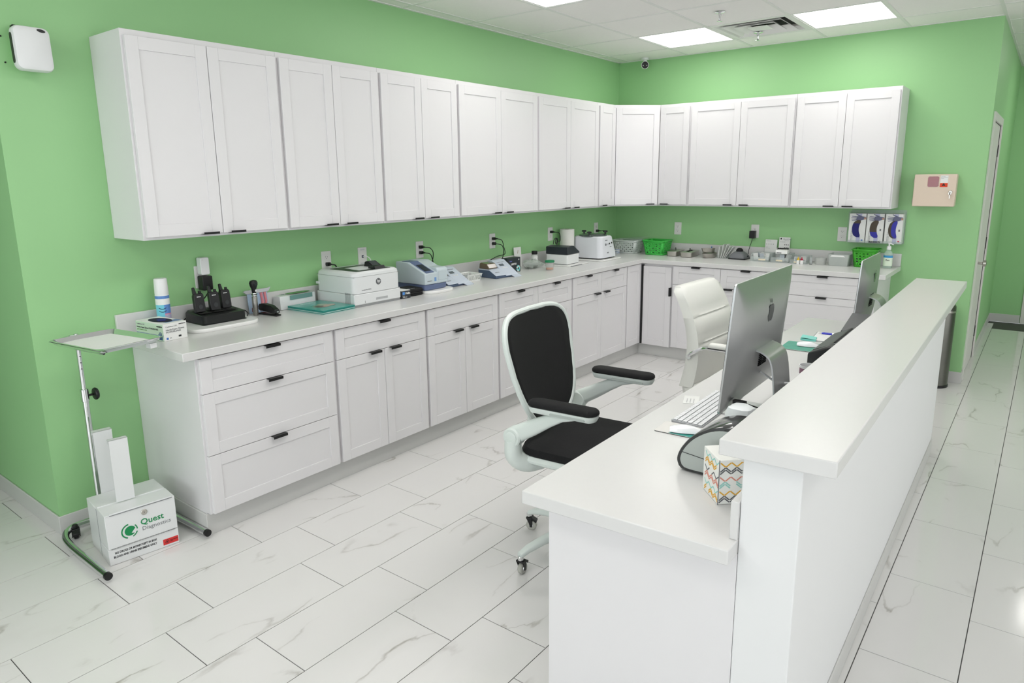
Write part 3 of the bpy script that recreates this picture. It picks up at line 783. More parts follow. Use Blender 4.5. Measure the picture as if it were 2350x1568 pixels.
for k, (x, y) in enumerate(((-4.626, -.150), (-4.548, -.158), (-4.474, -.138))):
    t = thing('handheld_radio', rlab[k], 'radio', (x, y, ZW+.0755), 0, 'handheld radios in the charger')
    t.rotation_euler = (math.radians(-8), 0, math.radians(-4))
    MB().prism([(-.024, 0), (.024, 0), (.026, .02), (.025, .088), (.019, .098), (-.021, .098), (-.026, .085), (-.027, .02)], -.014, .014, 'y').build('case', M_BLACK, t, bevel=.003)
    MB().prism([(-.024, .095), (-.006, .095), (-.013, .128), (-.016, .131), (-.021, .131), (-.024, .127)], -.008, .008, 'y').build('antenna', M_BLACK, t, bevel=.002)
    MB().lathe([(.0065, .096), (.0075, .099), (.0075, .108), (.006, .110)], (.012, 0, 0), 12).build('channel_knob', M_BLACK, t)
    MB().lathe([(.012, -.0142), (.012, -.0155), (.0105, -.0155), (.0105, -.0145), (.001, -.0145)], (.002, 0, .028), 20, axis='y').build('speaker_ring', mat('dark_grey_ring', (48, 50, 52), .4), t)
    text('RETEVIS', .0058, frame((-.012, -.0146, .078), (1, 0, 0), (0, 0, 1)), M_WHITEP, t, bold=.0003)

# printed tube poster pack, otoscope, stapler
t = thing('picture_pouch', 'small clear pouch printed with red and blue tubes, leaning on the upstand', 'pouch', (-4.226, -.048, ZW+.0008))
t.rotation_euler = (math.radians(-5), 0, 0)
MB().prism([(-.062, 0), (.062, 0), (.064, .118), (-.064, .118)], -.003, 0, 'y').build('front', mat('pale_blue_print', (176, 200, 226), .4, noise=.15, nscale=18), t)
MB().prism([(-.088, .128), (-.07, .112), (.07, .112), (.09, .14), (.07, .134), (-.07, .134)], -.009, .003, 'y').build('top_flap', mat('grey_flap', (205, 208, 212), .4), t, bevel=.003)
for x, dx in ((-.028, -.006), (.022, -.004), (.045, -.006)):
    m = MB().tube([(x, -.006, .112), (x+.004, -.006, .06), (x+dx, -.006, .03)], .008, 10).build('tube_print', mat('pink_print', (222, 140, 150), .45), t)
    MB().tube([(x+dx, -.006, .032), (x+dx-.002, -.006, .008)], .0105, 10).build('tube_cap', mat('dark_red_print', (120, 20, 30), .45), m)
t = thing('otoscope', 'black-headed otoscope with a metal handle standing beside the stapler', 'otoscope', (-4.288, -.112, ZW+.0005), .2)
MB().lathe([(.0135, 0), (.015, .003), (.015, .105), (.013, .108)], seg=16).build('handle', mat('ribbed_metal', (150, 148, 144), .35, metal=.8, noise=.25, nscale=150), t)
MB().lathe([(.0125, .108), (.0145, .112), (.012, .125), (.0105, .128)], seg=16).build('collar', M_CHROME, t)
MB().lathe([(.0155, .116), (.0155, .121)], seg=16).build('ring', M_BLACK, t)
hd = MB().loft([ellipse_ring((0, 0, z), a, c, (1, 0, 0), (0, 1, 0), 18) for z, a, c in ((.126, .011, .011), (.15, .014, .013), (.17, .023, .018), (.185, .026, .02), (.196, .019, .016), (.2, .006, .005))]).build('head', M_BLACK, t)
MB().lathe([(.012, -.018), (.010, -.024), (.002, -.024)], (-.002, 0, .178), 14, axis='y').build('lens', mat('dark_lens', (40, 44, 48), .05, coat=1), hd)
MB().box(-.005, -.0165, .136, .005, -.0145, .147).build('badge', M_WHITEP, hd)
t = thing('stapler', 'black stapler on the counter between the otoscope and paper pack', 'stapler', (-4.236, -.165, ZW+.0005), math.radians(-84))
MB().prism([(-.078, 0), (.076, 0), (.079, .005), (.072, .009), (-.07, .009), (-.078, .006)], -.017, .017, 'y').build('base', M_BLACK, t, bevel=.002)
MB().prism([(-.072, .030), (-.066, .024), (.06, .012), (.07, .018), (.066, .036), (.03, .056), (-.03, .064), (-.066, .060), (-.074, .045)], -.016, .016, 'y').build('top_arm', M_BLACK, t, bevel=.003)
MB().prism([(-.064, .022), (.05, .010), (.05, .016), (-.064, .032)], -.008, .008, 'y').build('magazine', M_STEEL, t)
MB().box(.066, -.006, .020, .0705, .006, .028).build('staple_mouth', M_CHROME, t)

# wrapped form pack
t = thing('form_pack', 'white wrapped pack of forms with green print between stapler and printer', 'paper pack', (-3.995, -.062, ZW+.0005), math.radians(1))
rg = []
for x, j in ((-.125, .0), (-.118, .004), (-.04, .003), (.04, .003), (.118, .005), (.122, .0)):
    rg.append([(x, -.038+random.uniform(-.002, .002), .001), (x, .032, .001), (x, .036+j*.3, .04), (x, .032, .074+j*.5), (x, .0, .08+j), (x, -.034, .076+j*.6), (x, -.036-j*.3, .04)])
MB().loft(rg).build('wrapped_stack', mat('glossy_white_wrap', (228, 231, 232), .25, bump=.3, nscale=25), t, sharp=60)
MB().box(-.058, -.0395, .052, .1, -.0382, .0785).build('green_front_print', mat('dull_teal_print', (112, 152, 146), .5), t)
op = MB(); op.loft([[(p.x, p.y, p.z) for p in ellipse_ring((.02, -.004, .0845), .085, .026, (1, 0, 0), (0, 1, 0))], [(p.x, p.y, p.z) for p in ellipse_ring((.02, -.004, .0858), .085, .026, (1, 0, 0), (0, 1, 0))]])
op.build('green_oval_print', mat('green_oval', (92, 150, 88), .5), t)
text('VIS', .02, frame((-.1, -.012, .0852), (1, 0, 0), (0, 1, 0)), mat('green_ink2', (70, 130, 100), .6), t, bold=.0008)
# folders
t = thing('folder_stack', 'stack of glossy teal folders in front of the printer', 'folder stack', (-4.070, -.43, ZW+.0005), math.radians(3.5))
fz = [0, .0042, .0084, .0126, .0168, .021]
for k, z in enumerate(fz):
    j = [0, .003, -.002, .002, 0, .001][k]
    MB().prism([(j, j), (.232+j, -.006+j), (.232, .30), (0, .305+j)], z, z+.0038).build('folder', [mat('pale_teal_folder', (170, 205, 200), .25), M_TEAL, MATS['pale_teal_folder'], M_TEAL, mat('deep_teal_folder', (38, 128, 118), .2), mat('bright_teal_folder', (64, 160, 148), .18, noise=.08, nscale=12)][k], t)
pc = MB()
for cx, cy, rx, ry, m in ((.10, .13, .055, .05, 0), (.085, .12, .03, .035, 1), (.13, .16, .035, .03, 2), (.15, .12, .04, .028, 3), (.11, .10, .02, .018, 4)):
    z = .0249+.00025*m
    pc.loft([ellipse_ring((cx, cy, z), rx, ry, (1, 0, 0), (0, 1, 0), 18), ellipse_ring((cx, cy, z+.00025), rx, ry, (1, 0, 0), (0, 1, 0), 18)], m)
pc.build('cover_picture', [mat('photo_teal', (98, 150, 130), .3), mat('photo_brown', (92, 82, 74), .3), mat('photo_sage', (150, 170, 150), .3), mat('photo_tan', (178, 168, 150), .3), mat('photo_skin', (190, 160, 145), .3)], t)
text('HEALTH CENTER', .016, frame((.05, .26, .0251), (1, 0, 0), (0, 1, 0)), mat('pale_teal_ink', (190, 226, 220), .4), t)

# ---------------------------------------------------------------- laser printer
t = thing('laser_printer', 'white office laser printer on the long counter', 'printer', (-3.644, -.232, ZW+.0005))
pw, pd, ph = .184, .176, .205     # half width, half depth, height
M_PW = mat('printer_white', (226, 228, 229), .35, noise=.004)
MB().box(-pw, -pd, .012, pw, pd, .078).build('lower_body', M_PW, t, bevel=.006)
rings = []
for z, s in ((.080, 0), (.178, 0)):
    rings.append([(x, y, z) for x, y in rrect(-pw+s, -pd+s, pw-s, pd-s, .03, 5)])
MB().loft(rings).build('front_cover', M_PW, t)
rings = []
for z, s in ((.180, 0), (.196, .002), (ph, .012)):
    rings.append([(x, y, z) for x, y in rrect(-pw+s, -pd+s, pw-s, pd-s, .035, 6)])
MB().loft(rings).build('top_cover', M_PW, t)
MB().box(-pw+.004, -pd+.004, .0, pw-.004, pd-.004, .012).box(-pw+.002, -pd+.003, .0785, pw-.002, pd-.003, .0805).box(-pw+.003, -pd+.003, .178, pw-.003, pd-.003, .180).build('seams', mat('printer_grey', (150, 152, 153), .5), t)
MB().prism(rrect(-.125, -.135, .15, .12, .01), ph-.001, ph+.0012).build('output_well', mat('printer_black', (30, 31, 33), .35), t)
MB().add([(-.075, -.1, ph+.0015), (.09, -.1, ph+.0015), (.10, .05, ph+.004), (-.065, .05, ph+.004)], [(0, 1, 2, 3)]).add([(-.075, -.1, ph+.0005), (.09, -.1, ph+.0005), (.10, .05, ph+.003), (-.065, .05, ph+.003)], [(3, 2, 1, 0)]).build('paper_ramp', M_PW, t)
MB().prism([(-.14, ph), (-.07, ph), (-.075, ph+.016), (-.13, ph+.020)], .02, .1, 'x').build('catch_flap', MATS['printer_black'], t, bevel=.002)
cp = MB().prism([(-.05, ph), (.03, ph), (.03, ph+.006), (.022, ph+.032), (.008, ph+.036), (-.05, ph+.008)], .075, .15, 'x').build('control_panel', MATS['printer_black'], t, bevel=.002)
MB().add([(.085, -.044, ph+.0120), (.14, -.044, ph+.0120), (.14, .004, ph+.0355), (.085, .004, ph+.0355)], [(0, 1, 2, 3)]).build('screen', mat('dull_screen', (70, 74, 76), .2), cp)
MB().prism(arc(.006, .138, .0195, 0, 360, 28)[:-1], -pd-.0012, -pd+.001, 'y').build('logo_disc', mat('logo_grey', (96, 98, 101), .4), t)
text('hp', .026, frame((.006, -pd-.0013, .133), (1, 0, 0), (0, 0, 1)), M_PW, t, name='logo_letters', align='CENTER', shear=.25, bold=.0004)
text('LaserJet Pro M404n', .0092, frame((-.125, -pd-.0004, .096), (1, 0, 0), (0, 0, 1)), M_GINK, t)
MB().box(-.018, -pd-.0008, .028, .075, -pd+.004, .042).build('tray_grip', mat('grip_shadow_grey', (176, 178, 180), .5), t)
MB().box(-.105, -pd-.0005, .02, -.101, -pd+.002, .034).build('paper_gauge', MATS['printer_grey'], t)
lv = MB()
for k in range(8): lv.box(-pw-.0006, -pd+.035+.0065*k, .012, -pw+.002, -pd+.038+.0065*k, .085)
lv.build('side_louvres', MATS['printer_grey'], t)
MB().box(-pw-.006, pd-.03, .12, -pw+.003, pd-.005, .135).build('rear_latch', M_PW, t)

# boxes right of the printer
M_CHAR = mat('charcoal_carton', (52, 56, 62), .5, noise=.03)
t = thing('test_kit_box', 'small charcoal and white carton against the printer side', 'box', (-3.447, -.402, ZW+.0005), math.radians(-2))
MB().box(.0, 0, .0, .074, .15, .049).build('carton', [M_CHAR], t, bevel=.001)
MB().box(.0, 0.0, .0492, .074, .15, .0505).build('white_top', M_PAPER, t)
MB().box(.008, -.0006, .024, .026, 0, .042).build('blue_mark', mat('abbott_blue', (86, 150, 225), .4), t)
text('Abbott', .006, frame((.008, -.0005, .015), (1, 0, 0), (0, 0, 1)), M_PAPER, t)
text('Helix', .018, frame((.032, -.0005, .027), (1, 0, 0), (0, 0, 1)), M_PAPER, t, bold=.0005)
text('RAPID TEST', .007, frame((.010, -.0005, .006), (1, 0, 0), (0, 0, 1)), M_PAPER, t)
t = thing('supply_box', 'white-lidded navy box between printer and screen analyzer', 'box', (-3.452, -.22, ZW+.0505))
MB().box(0, 0, .0, .05, .12, .062).build('carton', mat('navy_carton', (30, 40, 56), .5), t, bevel=.001)
MB().box(-.002, -.002, .063, .053, .122, .082).build('lid', M_PAPER, t, bevel=.002)
t = tag(MB().box(0, 0, 0, .11, .13, .049).build('supply_carton', M_CHAR, None, bevel=.002, loc=(-3.452, -.235, ZW+.0005)), 'dark carton under the white-lidded navy box', 'box')
t = thing('zip_case', 'black zipped meter case in front of the screen analyzer', 'case', (-3.296, -.31, ZW+.0005), math.radians(-3))
for z0, z1 in ((0, .020), (.022, .046)):
    MB().loft([[(x, y, z) for x, y in rrect(-.068+s, -.075+s, .068-s, .075-s, .025, 5)] for z, s in ((z0, .004), (z0+.005, 0), (z1-.006, 0), (z1, .006))]).build('case_half', M_SOFTBLK, t)
MB().prism(rrect(-.069, -.076, .069, .076, .025), .0195, .0225).build('zipper', mat('zip_dark', (60, 60, 62), .5), t)
text('@ Libre', .018, frame((-.05, -.05, .0462), (1, 0, 0), (0, 1, 0)), mat('silver_ink', (170, 172, 175), .4), t)

# ---------------------------------------------------------------- screen analyzer on its board
M_ICE = mat('ice_grey_plastic', (196, 208, 214), .35, noise=.005)
M_NAVY = mat('slate_blue_plastic', (98, 112, 146), .4, noise=.01)
M_DNAVY = mat('dark_slate_blue', (74, 90, 116), .4, noise=.01)
paddle('white rounded board under the screen analyzer', rrect(-.142, -.165, .118, .15, .07, 6), (-3.085, -.275, ZW+.0005))
an1 = t = thing('screen_analyzer', 'ice-grey desktop analyzer with sloping dark screen on a white board', 'analyzer', (-3.225, -.393, ZW+.0200), math.radians(1))
MB().loft([[(x, y, z) for x, y in rrect(0+s, 0+s, .215-s, .275-s, .02, 4)] for z, s in ((0, .008), (.006, .002), (.037, 0))]).build('skirt', M_NAVY, t)
MB().prism([(.002, .038), (.002, .112), (.16, .180), (.273, .180), (.273, .038)], .002, .213, 'x').build('housing', M_ICE, t, bevel=.006, seg=3)
sl = Vector((0, .158, .068)).normalized(); nn = Vector((0, -sl.z, sl.y))
def slope(x, v, h): p = Vector((x, .002, .112))+sl*v+nn*h; return (p.x, p.y, p.z)
bnd = MB(); bnd.add([slope(.020, .006, .0002), slope(.098, .006, .0002), slope(.098, .168, .0002), slope(.020, .168, .0002), slope(.020, .006, .002), slope(.098, .006, .002), slope(.098, .168, .002), slope(.020, .168, .002)],
    [(4, 5, 6, 7), (0, 1, 5, 4), (1, 2, 6, 5), (2, 3, 7, 6), (3, 0, 4, 7)]).box(.020, .158, .1802, .098, .23, .182)
bnd.build('panel_band', M_NAVY, t)
MB().add([slope(.030, .03, .0022), slope(.088, .03, .0022), slope(.088, .12, .0022), slope(.030, .12, .0022), slope(.030, .03, .003), slope(.088, .03, .003), slope(.088, .12, .003), slope(.030, .12, .003)],
    [(4, 5, 6, 7), (0, 1, 5, 4), (1, 2, 6, 5), (2, 3, 7, 6), (3, 0, 4, 7)]).build('screen', mat('dark_screen', (26, 34, 50), .15, coat=.3), t)
MB().prism([(-.003, .038), (-.003, .128), (.01, .142), (.09, .146), (.1, .14), (.1, .038)], .118, .217, 'x').build('cartridge_door', M_ICE, t, bevel=.008, seg=3)
MB().box(.122, -.0036, .060, .212, -.0031, .0612).box(.122, -.0036, .06, .1232, -.0031, .115).build('door_seam', mat('seam_grey', (150, 162, 170), .5), t)
MB().box(.09, .0005, .056, .108, .0018, .082).build('blue_logo', mat('logo_blue', (110, 150, 200), .5), t)
text('AFINION 2', .0095, frame((.022, .0014, .058), (1, 0, 0), (0, 0, 1)), M_GINK, t, bold=.0001)
def cord_part(parent, p, path, r=.0032):
    """power cord of an appliance: plug in a wall socket at p and a cord along world points"""
    I = parent.matrix_basis.inverted()
    pts = [Vector((p[0], p[1]-.058, p[2]))]+[Vector(q) for q in path]
    c = MB(I).tube(spline(pts, 6), r, 8).build('power_cord', M_BLACK, parent)
    Mp = I @ Matrix.Translation(p)
    MB(Mp).prism([(-.012, -.011), (.012, -.011), (.014, 0), (.012, .011), (-.012, .011), (-.014, 0)], -.032, -.0092, 'y').lathe([(.008, -.03), (.006, -.045), (.004, -.062)], seg=10, axis='y').build('plug', M_BLACK, c, bevel=.002)

# strip analyzers
M_PERI = mat('periwinkle_grey', (206, 214, 228), .38, noise=.005)
M_AMBER = mat('smoked_amber', (96, 82, 62), .15, coat=.6, noise=.15, nscale=15)
def strip_analyzer(label, loc, rotz):
    t = thing('strip_analyzer', label, 'analyzer', loc, rotz, 'strip analyzers')
    MB().prism([(0, 0), (0, .018), (.07, .058), (.19, .058), (.19, 0)], 0, .245, 'x').build('base', M_DNAVY, t, bevel=.004)
    MB().prism([(-.002, .020), (-.002, .024), (.07, .064), (.192, .064), (.192, .0585), (.072, .0585)], -.002, .125, 'x').build('left_top', M_PERI, t, bevel=.002)
    MB().prism([(.085, .064), (.075, .07), (.105, .105), (.165, .112), (.18, .104), (.185, .064)], .004, .1, 'x').build('printer_cover', M_AMBER, t, bevel=.006, seg=3)
    sd = Vector((0, .15, .098)).normalized()
    pn = MB().prism([(-.006, .012), (-.006, .017), (.145, .117), (.19, .117), (.19, .059), (.07, .056)], .108, .245, 'x').build('control_panel', M_PERI, t, bevel=.003)
    MB().prism([(-.038, -.0005), (-.038, .005), (-.004, .0165), (-.004, .010)], .165, .247, 'x').build('strip_table', M_PERI, t, bevel=.001)
    nd = Vector((0, -.1, .151)).normalized()
    def pp_(x, v, h=.0006): p = Vector((x, -.006, .017))+Vector((0, .151, .1)).normalized()*v+nd*h; return p
    MB().loft([[pp_(.135, .11), pp_(.185, .11), pp_(.185, .135), pp_(.135, .135)], [pp_(.135, .11, .001), pp_(.185, .11, .001), pp_(.185, .135, .001), pp_(.135, .135, .001)]]).build('display', mat('grey_display', (96, 104, 112), .2), pn)
    for k in range(3):
        c = pp_(.152+.02*k, .09)
        MB().loft([ellipse_ring(pp_(.15+.02*k, .088, h), .007, .005, (1, 0, 0), Vector((0, .151, .1)).normalized(), 12) for h in (.0003, .0016)]).build('button', M_WHITEP, pn)
    text('CLINITEK Status+', .0105, frame(pp_(.135, .152), (1, 0, 0), (0, .151, .1)), M_GINK, pn, extrude=.0003)
    text('CLINITEK', .011, frame(Vector((.02, .026, .0412)), (1, 0, 0), (0, .07, .04)), M_GINK, t, extrude=.0003)
    MB().box(.2, -.0066, .0105, .218, -.006, .0135).build('maker_mark', M_GINK, t)
    return t
an2 = strip_analyzer('strip analyzer partly hidden behind the screen analyzer', (-2.952, -.345, ZW+.0005), math.radians(5))
an3 = strip_analyzer('strip analyzer with amber cover between the white basket and black carton', (-2.418, -.335, ZW+.0005), math.radians(-5))

# baskets
def perf_panel(b, A, B, C, D, nx, ny, rr, m=0, seg=10):
    """panel A-B (bottom) to D-C (top) with round holes; rr(i,j) gives the hole radius as a share of the cell"""
    A, B, C, D = map(Vector, (A, B, C, D))
    def P(u, v): return (A*(1-u)+B*u)*(1-v)+(D*(1-u)+C*u)*v
    for i in range(nx):
        for j in range(ny):
            r = rr(i, j); cu, cv = (i+.5)/nx, (j+.5)/ny
            sq = []; ci = []
            for k in range(seg):
                a = 2*PI*(k+.5)/seg+PI/4*0
                c, s = math.cos(a), math.sin(a); q = max(abs(c), abs(s))
                sq.append(P(cu+.5/nx*c/q, cv+.5/ny*s/q)); ci.append(P(cu+.5/nx*r*c, cv+.5/ny*r*s))
            # cell corners so that neighbouring cells close up
            cor = [P(cu+.5/nx*x, cv+.5/ny*y) for x, y in ((1, 1), (-1, 1), (-1, -1), (1, -1))]
            if r <= 0:
                b.add(cor, [(0, 1, 2, 3)], m); continue
            vs = sq+ci+cor; fs = [(k, (k+1) % seg, seg+(k+1) % seg, seg+k) for k in range(seg)]
            ang = [2*PI*(k+.5)/seg for k in range(seg)]
            for ic, ca in enumerate((PI/4, 3*PI/4, 5*PI/4, 7*PI/4)):
                for k in range(seg):
                    a0 = ang[k]; a1 = ang[(k+1) % seg]+(2*PI if k == seg-1 else 0)
                    if a0 < ca < a1 or a0 < ca+2*PI < a1:
                        fs.append((k, 2*seg+ic, (k+1) % seg))
            b.add(vs, fs, m)
def hole_basket(label, loc, rotz, w, d, h, tp, m, nx, nz, nd, rr, g):
    """tapered basket; w along local x, d along y; rim tp wider than base on each side"""
    t = thing('storage_basket', label, 'basket', loc, rotz, g)
    c = .022
    def ring(z, e): return [(-w/2-e+c, -d/2-e, z), (w/2+e-c, -d/2-e, z), (w/2+e, -d/2-e+c, z), (w/2+e, d/2+e-c, z), (w/2+e-c, d/2+e, z), (-w/2-e+c, d/2+e, z), (-w/2-e, d/2+e-c, z), (-w/2-e, -d/2-e+c, z)]
    z1, z2 = h*.1, h*.86
    R0, R1, R2, R3 = ring(0, 0), ring(z1, tp*.1), ring(z2, tp*.86), ring(h, tp)
    nm = ['front', 'corner', 'side', 'corner', 'back', 'corner', 'side', 'corner']
    for k in range(8):
        k2 = (k+1) % 8; b = MB()
        b.quad(R0[k], R0[k2], R1[k2], R1[k]); b.quad(R2[k], R2[k2], R3[k2], R3[k])
        if k % 2 == 0: perf_panel(b, R1[k], R1[k2], R2[k2], R2[k], nx if k in (0, 4) else nd, nz, rr)
        else: b.quad(R1[k], R1[k2], R2[k2], R2[k])
        o = b.build(nm[k]+('_panel' if k % 2 == 0 else ''), m, t)
        s = o.modifiers.new('wall', 'SOLIDIFY'); s.thickness = .0022; s.offset = -1
    MB().add(R0, [tuple(range(8))]).add([(x, y, .002) for x, y, z in R0], [tuple(range(8))]).build('bottom', m, t)
    MB().tube([Vector(p) for p in ring(h, tp+.003)], .0045, 8, closed=True).build('rim', m, t)
    return t
# small slotted basket on the long counter
t = thing('slotted_basket', 'small white slotted basket on the counter between two strip analyzers', 'basket', (-2.598, -.215, ZW+.0005), math.radians(-5))
M_WB = mat('white_basket_plastic', (236, 238, 236), .4)
def rectring(z, a, b_): return [(-a, -b_, z), (a, -b_, z), (a, b_, z), (-a, b_, z)]
MB().box(-.062, -.062, 0, .062, .062, .003).build('bottom', M_WB, t)
rm = MB(); rm.loft([rectring(.046, .073, .071), rectring(.054, .077, .075), rectring(.054, .073, .071), rectring(.046, .070, .068), rectring(.046, .073, .071)], cap=False); rm.build('rim', M_WB, t)
MB().loft([rectring(.0, .062, .062), rectring(.012, .0645, .0640), rectring(.012, .0620, .0615), rectring(.003, .060, .060)], cap=False).build('lower_band', M_WB, t)
for s, axis in ((-1, 'y'), (1, 'y'), (-1, 'x'), (1, 'x')):
    b = MB(); n = 11
    for k in range(n):
        u = -1+2*k/(n-1)
        for (z0, a0), (z1, a1) in (((.011, .0642), (.047, .0725)),):
            wv = .0028
            if axis == 'y': q = [(u*(a0-.003)-wv, s*a0, z0), (u*(a0-.003)+wv, s*a0, z0), (u*(a1-.003)+wv, s*a1, z1), (u*(a1-.003)-wv, s*a1, z1)]
            else: q = [(s*a0, u*(a0-.003)-wv, z0), (s*a0, u*(a0-.003)+wv, z0), (s*a1, u*(a1-.003)+wv, z1), (s*a1, u*(a1-.003)-wv, z1)]
            b.quad(*q)
    o = b.build('slatted_side', M_WB, t); md = o.modifiers.new('wall', 'SOLIDIFY'); md.thickness = .002

# black carton, leaning card, bag, jar, cup
t = thing('reagent_carton', 'black carton with teal swirl beside the amber-cover strip analyzer', 'box', (-2.128, -.205, ZW+.0005), 0)
MB().box(0, -.012, 0, .172, .048, .118).build('carton', mat('near_black_carton', (40, 46, 52), .45, noise=.04), t, bevel=.001)
f = -.0125
text('Bayer', .014, frame((.03, f, .088), (1, 0, 0), (0, 0, 1)), mat('violet_ink', (120, 125, 210), .5), t)
text('URISTIX', .021, frame((.045, f, .060), (1, 0, 0), (0, 0, 1)), M_PAPER, t, bold=.0004)
MB().prism(arc(.15, .1, .006, 0, 360, 10)[:-1], f-.0004, f+.0004, 'y').build('white_dot', M_PAPER, t)
sw = MB()
for k in range(7):
    a = k*51; x, z = .142+.016*math.cos(math.radians(a)), .028+.018*math.sin(math.radians(a))
    sw.prism(arc(x, z, .0085, 0, 360, 8)[:-1], f-.0004-.0001*k, f+.0004, 'y', m=k % 2)
sw.build('swirl_print', [mat('aqua_print', (120, 220, 220), .5), M_PAPER], t)
t = thing('instruction_card', 'white card leaning against the upstand behind the clear bag', 'card', (-1.742, -.034, ZW+.0005))
t.rotation_euler = (math.radians(-4.5), 0, 0)
MB().box(-.05, -.002, 0, .05, 0, .168).build('card', M_PAPER, t)
MB().prism([(-.005, .115), (.004, .115), (.012, .145), (.005, .142)], -.0025, -.002, 'y').build('pictogram', mat('tan_ink', (180, 165, 140), .6), t)
M_BAG = glassy('bag_film', (205, 215, 208), .38, .2)
def blob(b, c, rx, ry, rz, seed, seg=14, rings=8, flat=0, m=0, amp=.18):
    rnd = random.Random(seed); ph = [rnd.uniform(0, 6.28) for _ in range(6)]
    R = []
    for j in range(rings+1):
        th = PI*j/rings; ring = []
        for i in range(seg):
            a = 2*PI*i/seg
            k = 1+amp*(math.sin(3*a+ph[0]+th*2)*.5+math.sin(5*a+ph[1]-th*3)*.35+math.sin(4*th+ph[2]+a)*.4)
            s = math.sin(th)
            z = c[2]-rz*math.cos(th)*k
            ring.append((c[0]+rx*s*k*math.cos(a), c[1]+ry*s*k*math.sin(a), max(flat, z)))
        R.append(ring)
    return b.loft(R, m, cap=True)
t = thing('plastic_bag', 'crumpled clear plastic bag with grey contents on the counter', 'bag', (-1.735, -.175, ZW))
bb = MB(); blob(bb, (0, 0, .034), .105, .075, .038, 3, flat=.001, amp=.22); bb.build('film', M_BAG, t, sharp=20)
bb = MB()
for k in range(6): blob(bb, (-.06+.022*k, -.015+.012*(k % 3), .02), .026, .03, .014, 20+k, 8, 5, .002, amp=.3)
bb.build('contents', mat('grey_pack_contents', (128, 132, 128), .5, noise=.2, nscale=60), t, sharp=25)
t = thing('black_cap_jar', 'clear jar with black lid and white label behind the clear bag', 'jar', (-1.605, -.105, ZW+.0005))
MB().lathe([(.001, 0), (.026, 0), (.028, .004), (.028, .088), (.023, .1), (.022, .104)], seg=20).build('jar_body', mat('frosted_white', (206, 208, 204), .3), t)
MB().lathe([(.0284, .04), (.0284, .085), (.0281, .085)], seg=20).build('label', M_PAPER, t)
MB().lathe([(.0245, .1), (.0255, .103), (.0255, .127), (.023, .13), (.001, .13)], seg=20).build('lid', M_BLACK, t)
t = thing('specimen_cup', 'urine specimen cup with green lid on the counter', 'cup', (-1.753, -.365, ZW+.0005))
MB().lathe([(.001, 0), (.030, 0), (.032, .003), (.036, .064), (.036, .066), (.0345, .066), (.030, .004), (.001, .004)], seg=24).build('cup', glassy('cup_plastic', (228, 226, 222), .3, .2), t)
MB().lathe([(.001, .0042), (.0293, .0042), (.0312, .019), (.001, .019)], seg=24).build('liquid', mat('amber_liquid', (236, 134, 18), .15), t)
MB().lathe([(.0385, .062), (.0400, .064), (.040, .076), (.037, .079), (.001, .079)], seg=28).build('lid', mat('green_lid', (34, 128, 84), .4), t)

# ID device with black hood
t = thing('flat_board', 'thin white pad under the black-topped test device', 'pad', (-1.36, -.235, ZW+.0005), math.radians(2))
MB().prism(rrect(-.16, -.165, .19, .13, .03), 0, .007).build('pad', MATS['white_board_lacquer'], t, bevel=.002)
MB().box(-.14, -.166, .0005, .05, -.163, .006).build('pad_edge', M_GINK, t)
an4 = t = thing('molecular_tester', 'test device with sloping black hood and white body on a pad', 'test device', (-1.455, -.345, ZW+.0080), math.radians(3))
MB().prism(rrect(0, 0, .205, .215, .012), .004, .084).build('body', mat('tester_white', (228, 230, 230), .35), t, bevel=.003)
MB().box(.006, .006, 0, .199, .209, .004).build('feet', M_GINK, t)
MB().prism([(-.002, .086), (-.002, .150), (.075, .160), (.11, .156), (.209, .100), (.209, .086)], -.002, .217, 'y').build('hood', mat('hood_black', (40, 46, 52), .3), t, bevel=.005)
ss = Vector((.099, 0, -.056)).normalized(); sn = Vector((.056, 0, .099)).normalized()
b = MB(); P0 = Vector((.118, 0, .1525))
b.loft([[P0+ss*u+Vector((0, y, 0))+sn*h for u, y in ((0, .05), (.07, .05), (.07, .165), (0, .165))] for h in (.0003, .0014)]); b.build('screen', mat('tester_screen', (92, 98, 102), .15), t)
# cord loops on the hood
MB().tube(spline([(.08, .19, .163), (.09, .19, .2), (.12, .188, .215), (.135, .186, .19), (.12, .186, .163), (.105, .186, .185), (.115, .185, .21), (.135, .185, .212), (.142, .184, .18), (.13, .184, .163)], 6), .0032, 8).build('cord_bundle', M_BLACK, t)

# paper towel roll
t = thing('paper_towel_roll', 'upright white paper towel roll in front of the green wall', 'paper towel', (-1.075, -.092, ZW+.0005))
MB().lathe([(.02, 0), (.064, 0), (.066, .003), (.066, .279), (.064, .282), (.021, .282), (.019, .276)], seg=36).build('roll', mat('towel_paper', (232, 232, 226), .85, bump=.3, nscale=180), t)
MB().lathe([(.0212, .2825), (.0212, .2755), (.0185, .2755), (.0185, .2825), (.0212, .2825)], seg=20).build('core', mat('card_core', (150, 135, 112), .8), t)

# centrifuge
t = thing('white_tray', 'thin white tray under the centrifuge', 'tray', (-.865, -.255, ZW+.0005))
MB().prism(rrect(-.185, -.195, .185, .19, .03), 0, .012).build('tray', MATS['white_board_lacquer'], t, bevel=.003)
ce_ = t = thing('centrifuge', 'white benchtop centrifuge with dark round lid and front knobs', 'centrifuge', (-.855, -.255, ZW+.013))
M_CW = mat('centrifuge_white', (226, 228, 234), .28)
def cring(z, x0, x1, y0, y1, r): return [(x, y, z) for x, y in rrect(x0, y0, x1, y1, r, 5)]
MB().loft([cring(.010, -.155, .155, -.155, .155, .05), cring(.05, -.155, .150, -.155, .155, .05), cring(.195, -.150, .085, -.150, .15, .05), cring(.205, -.140, .075, -.14, .14, .045)]).build('housing', M_CW, t)
MB().prism(rrect(-.145, -.145, .145, .145, .04), 0, .010).build('foot', M_BLACK, t)
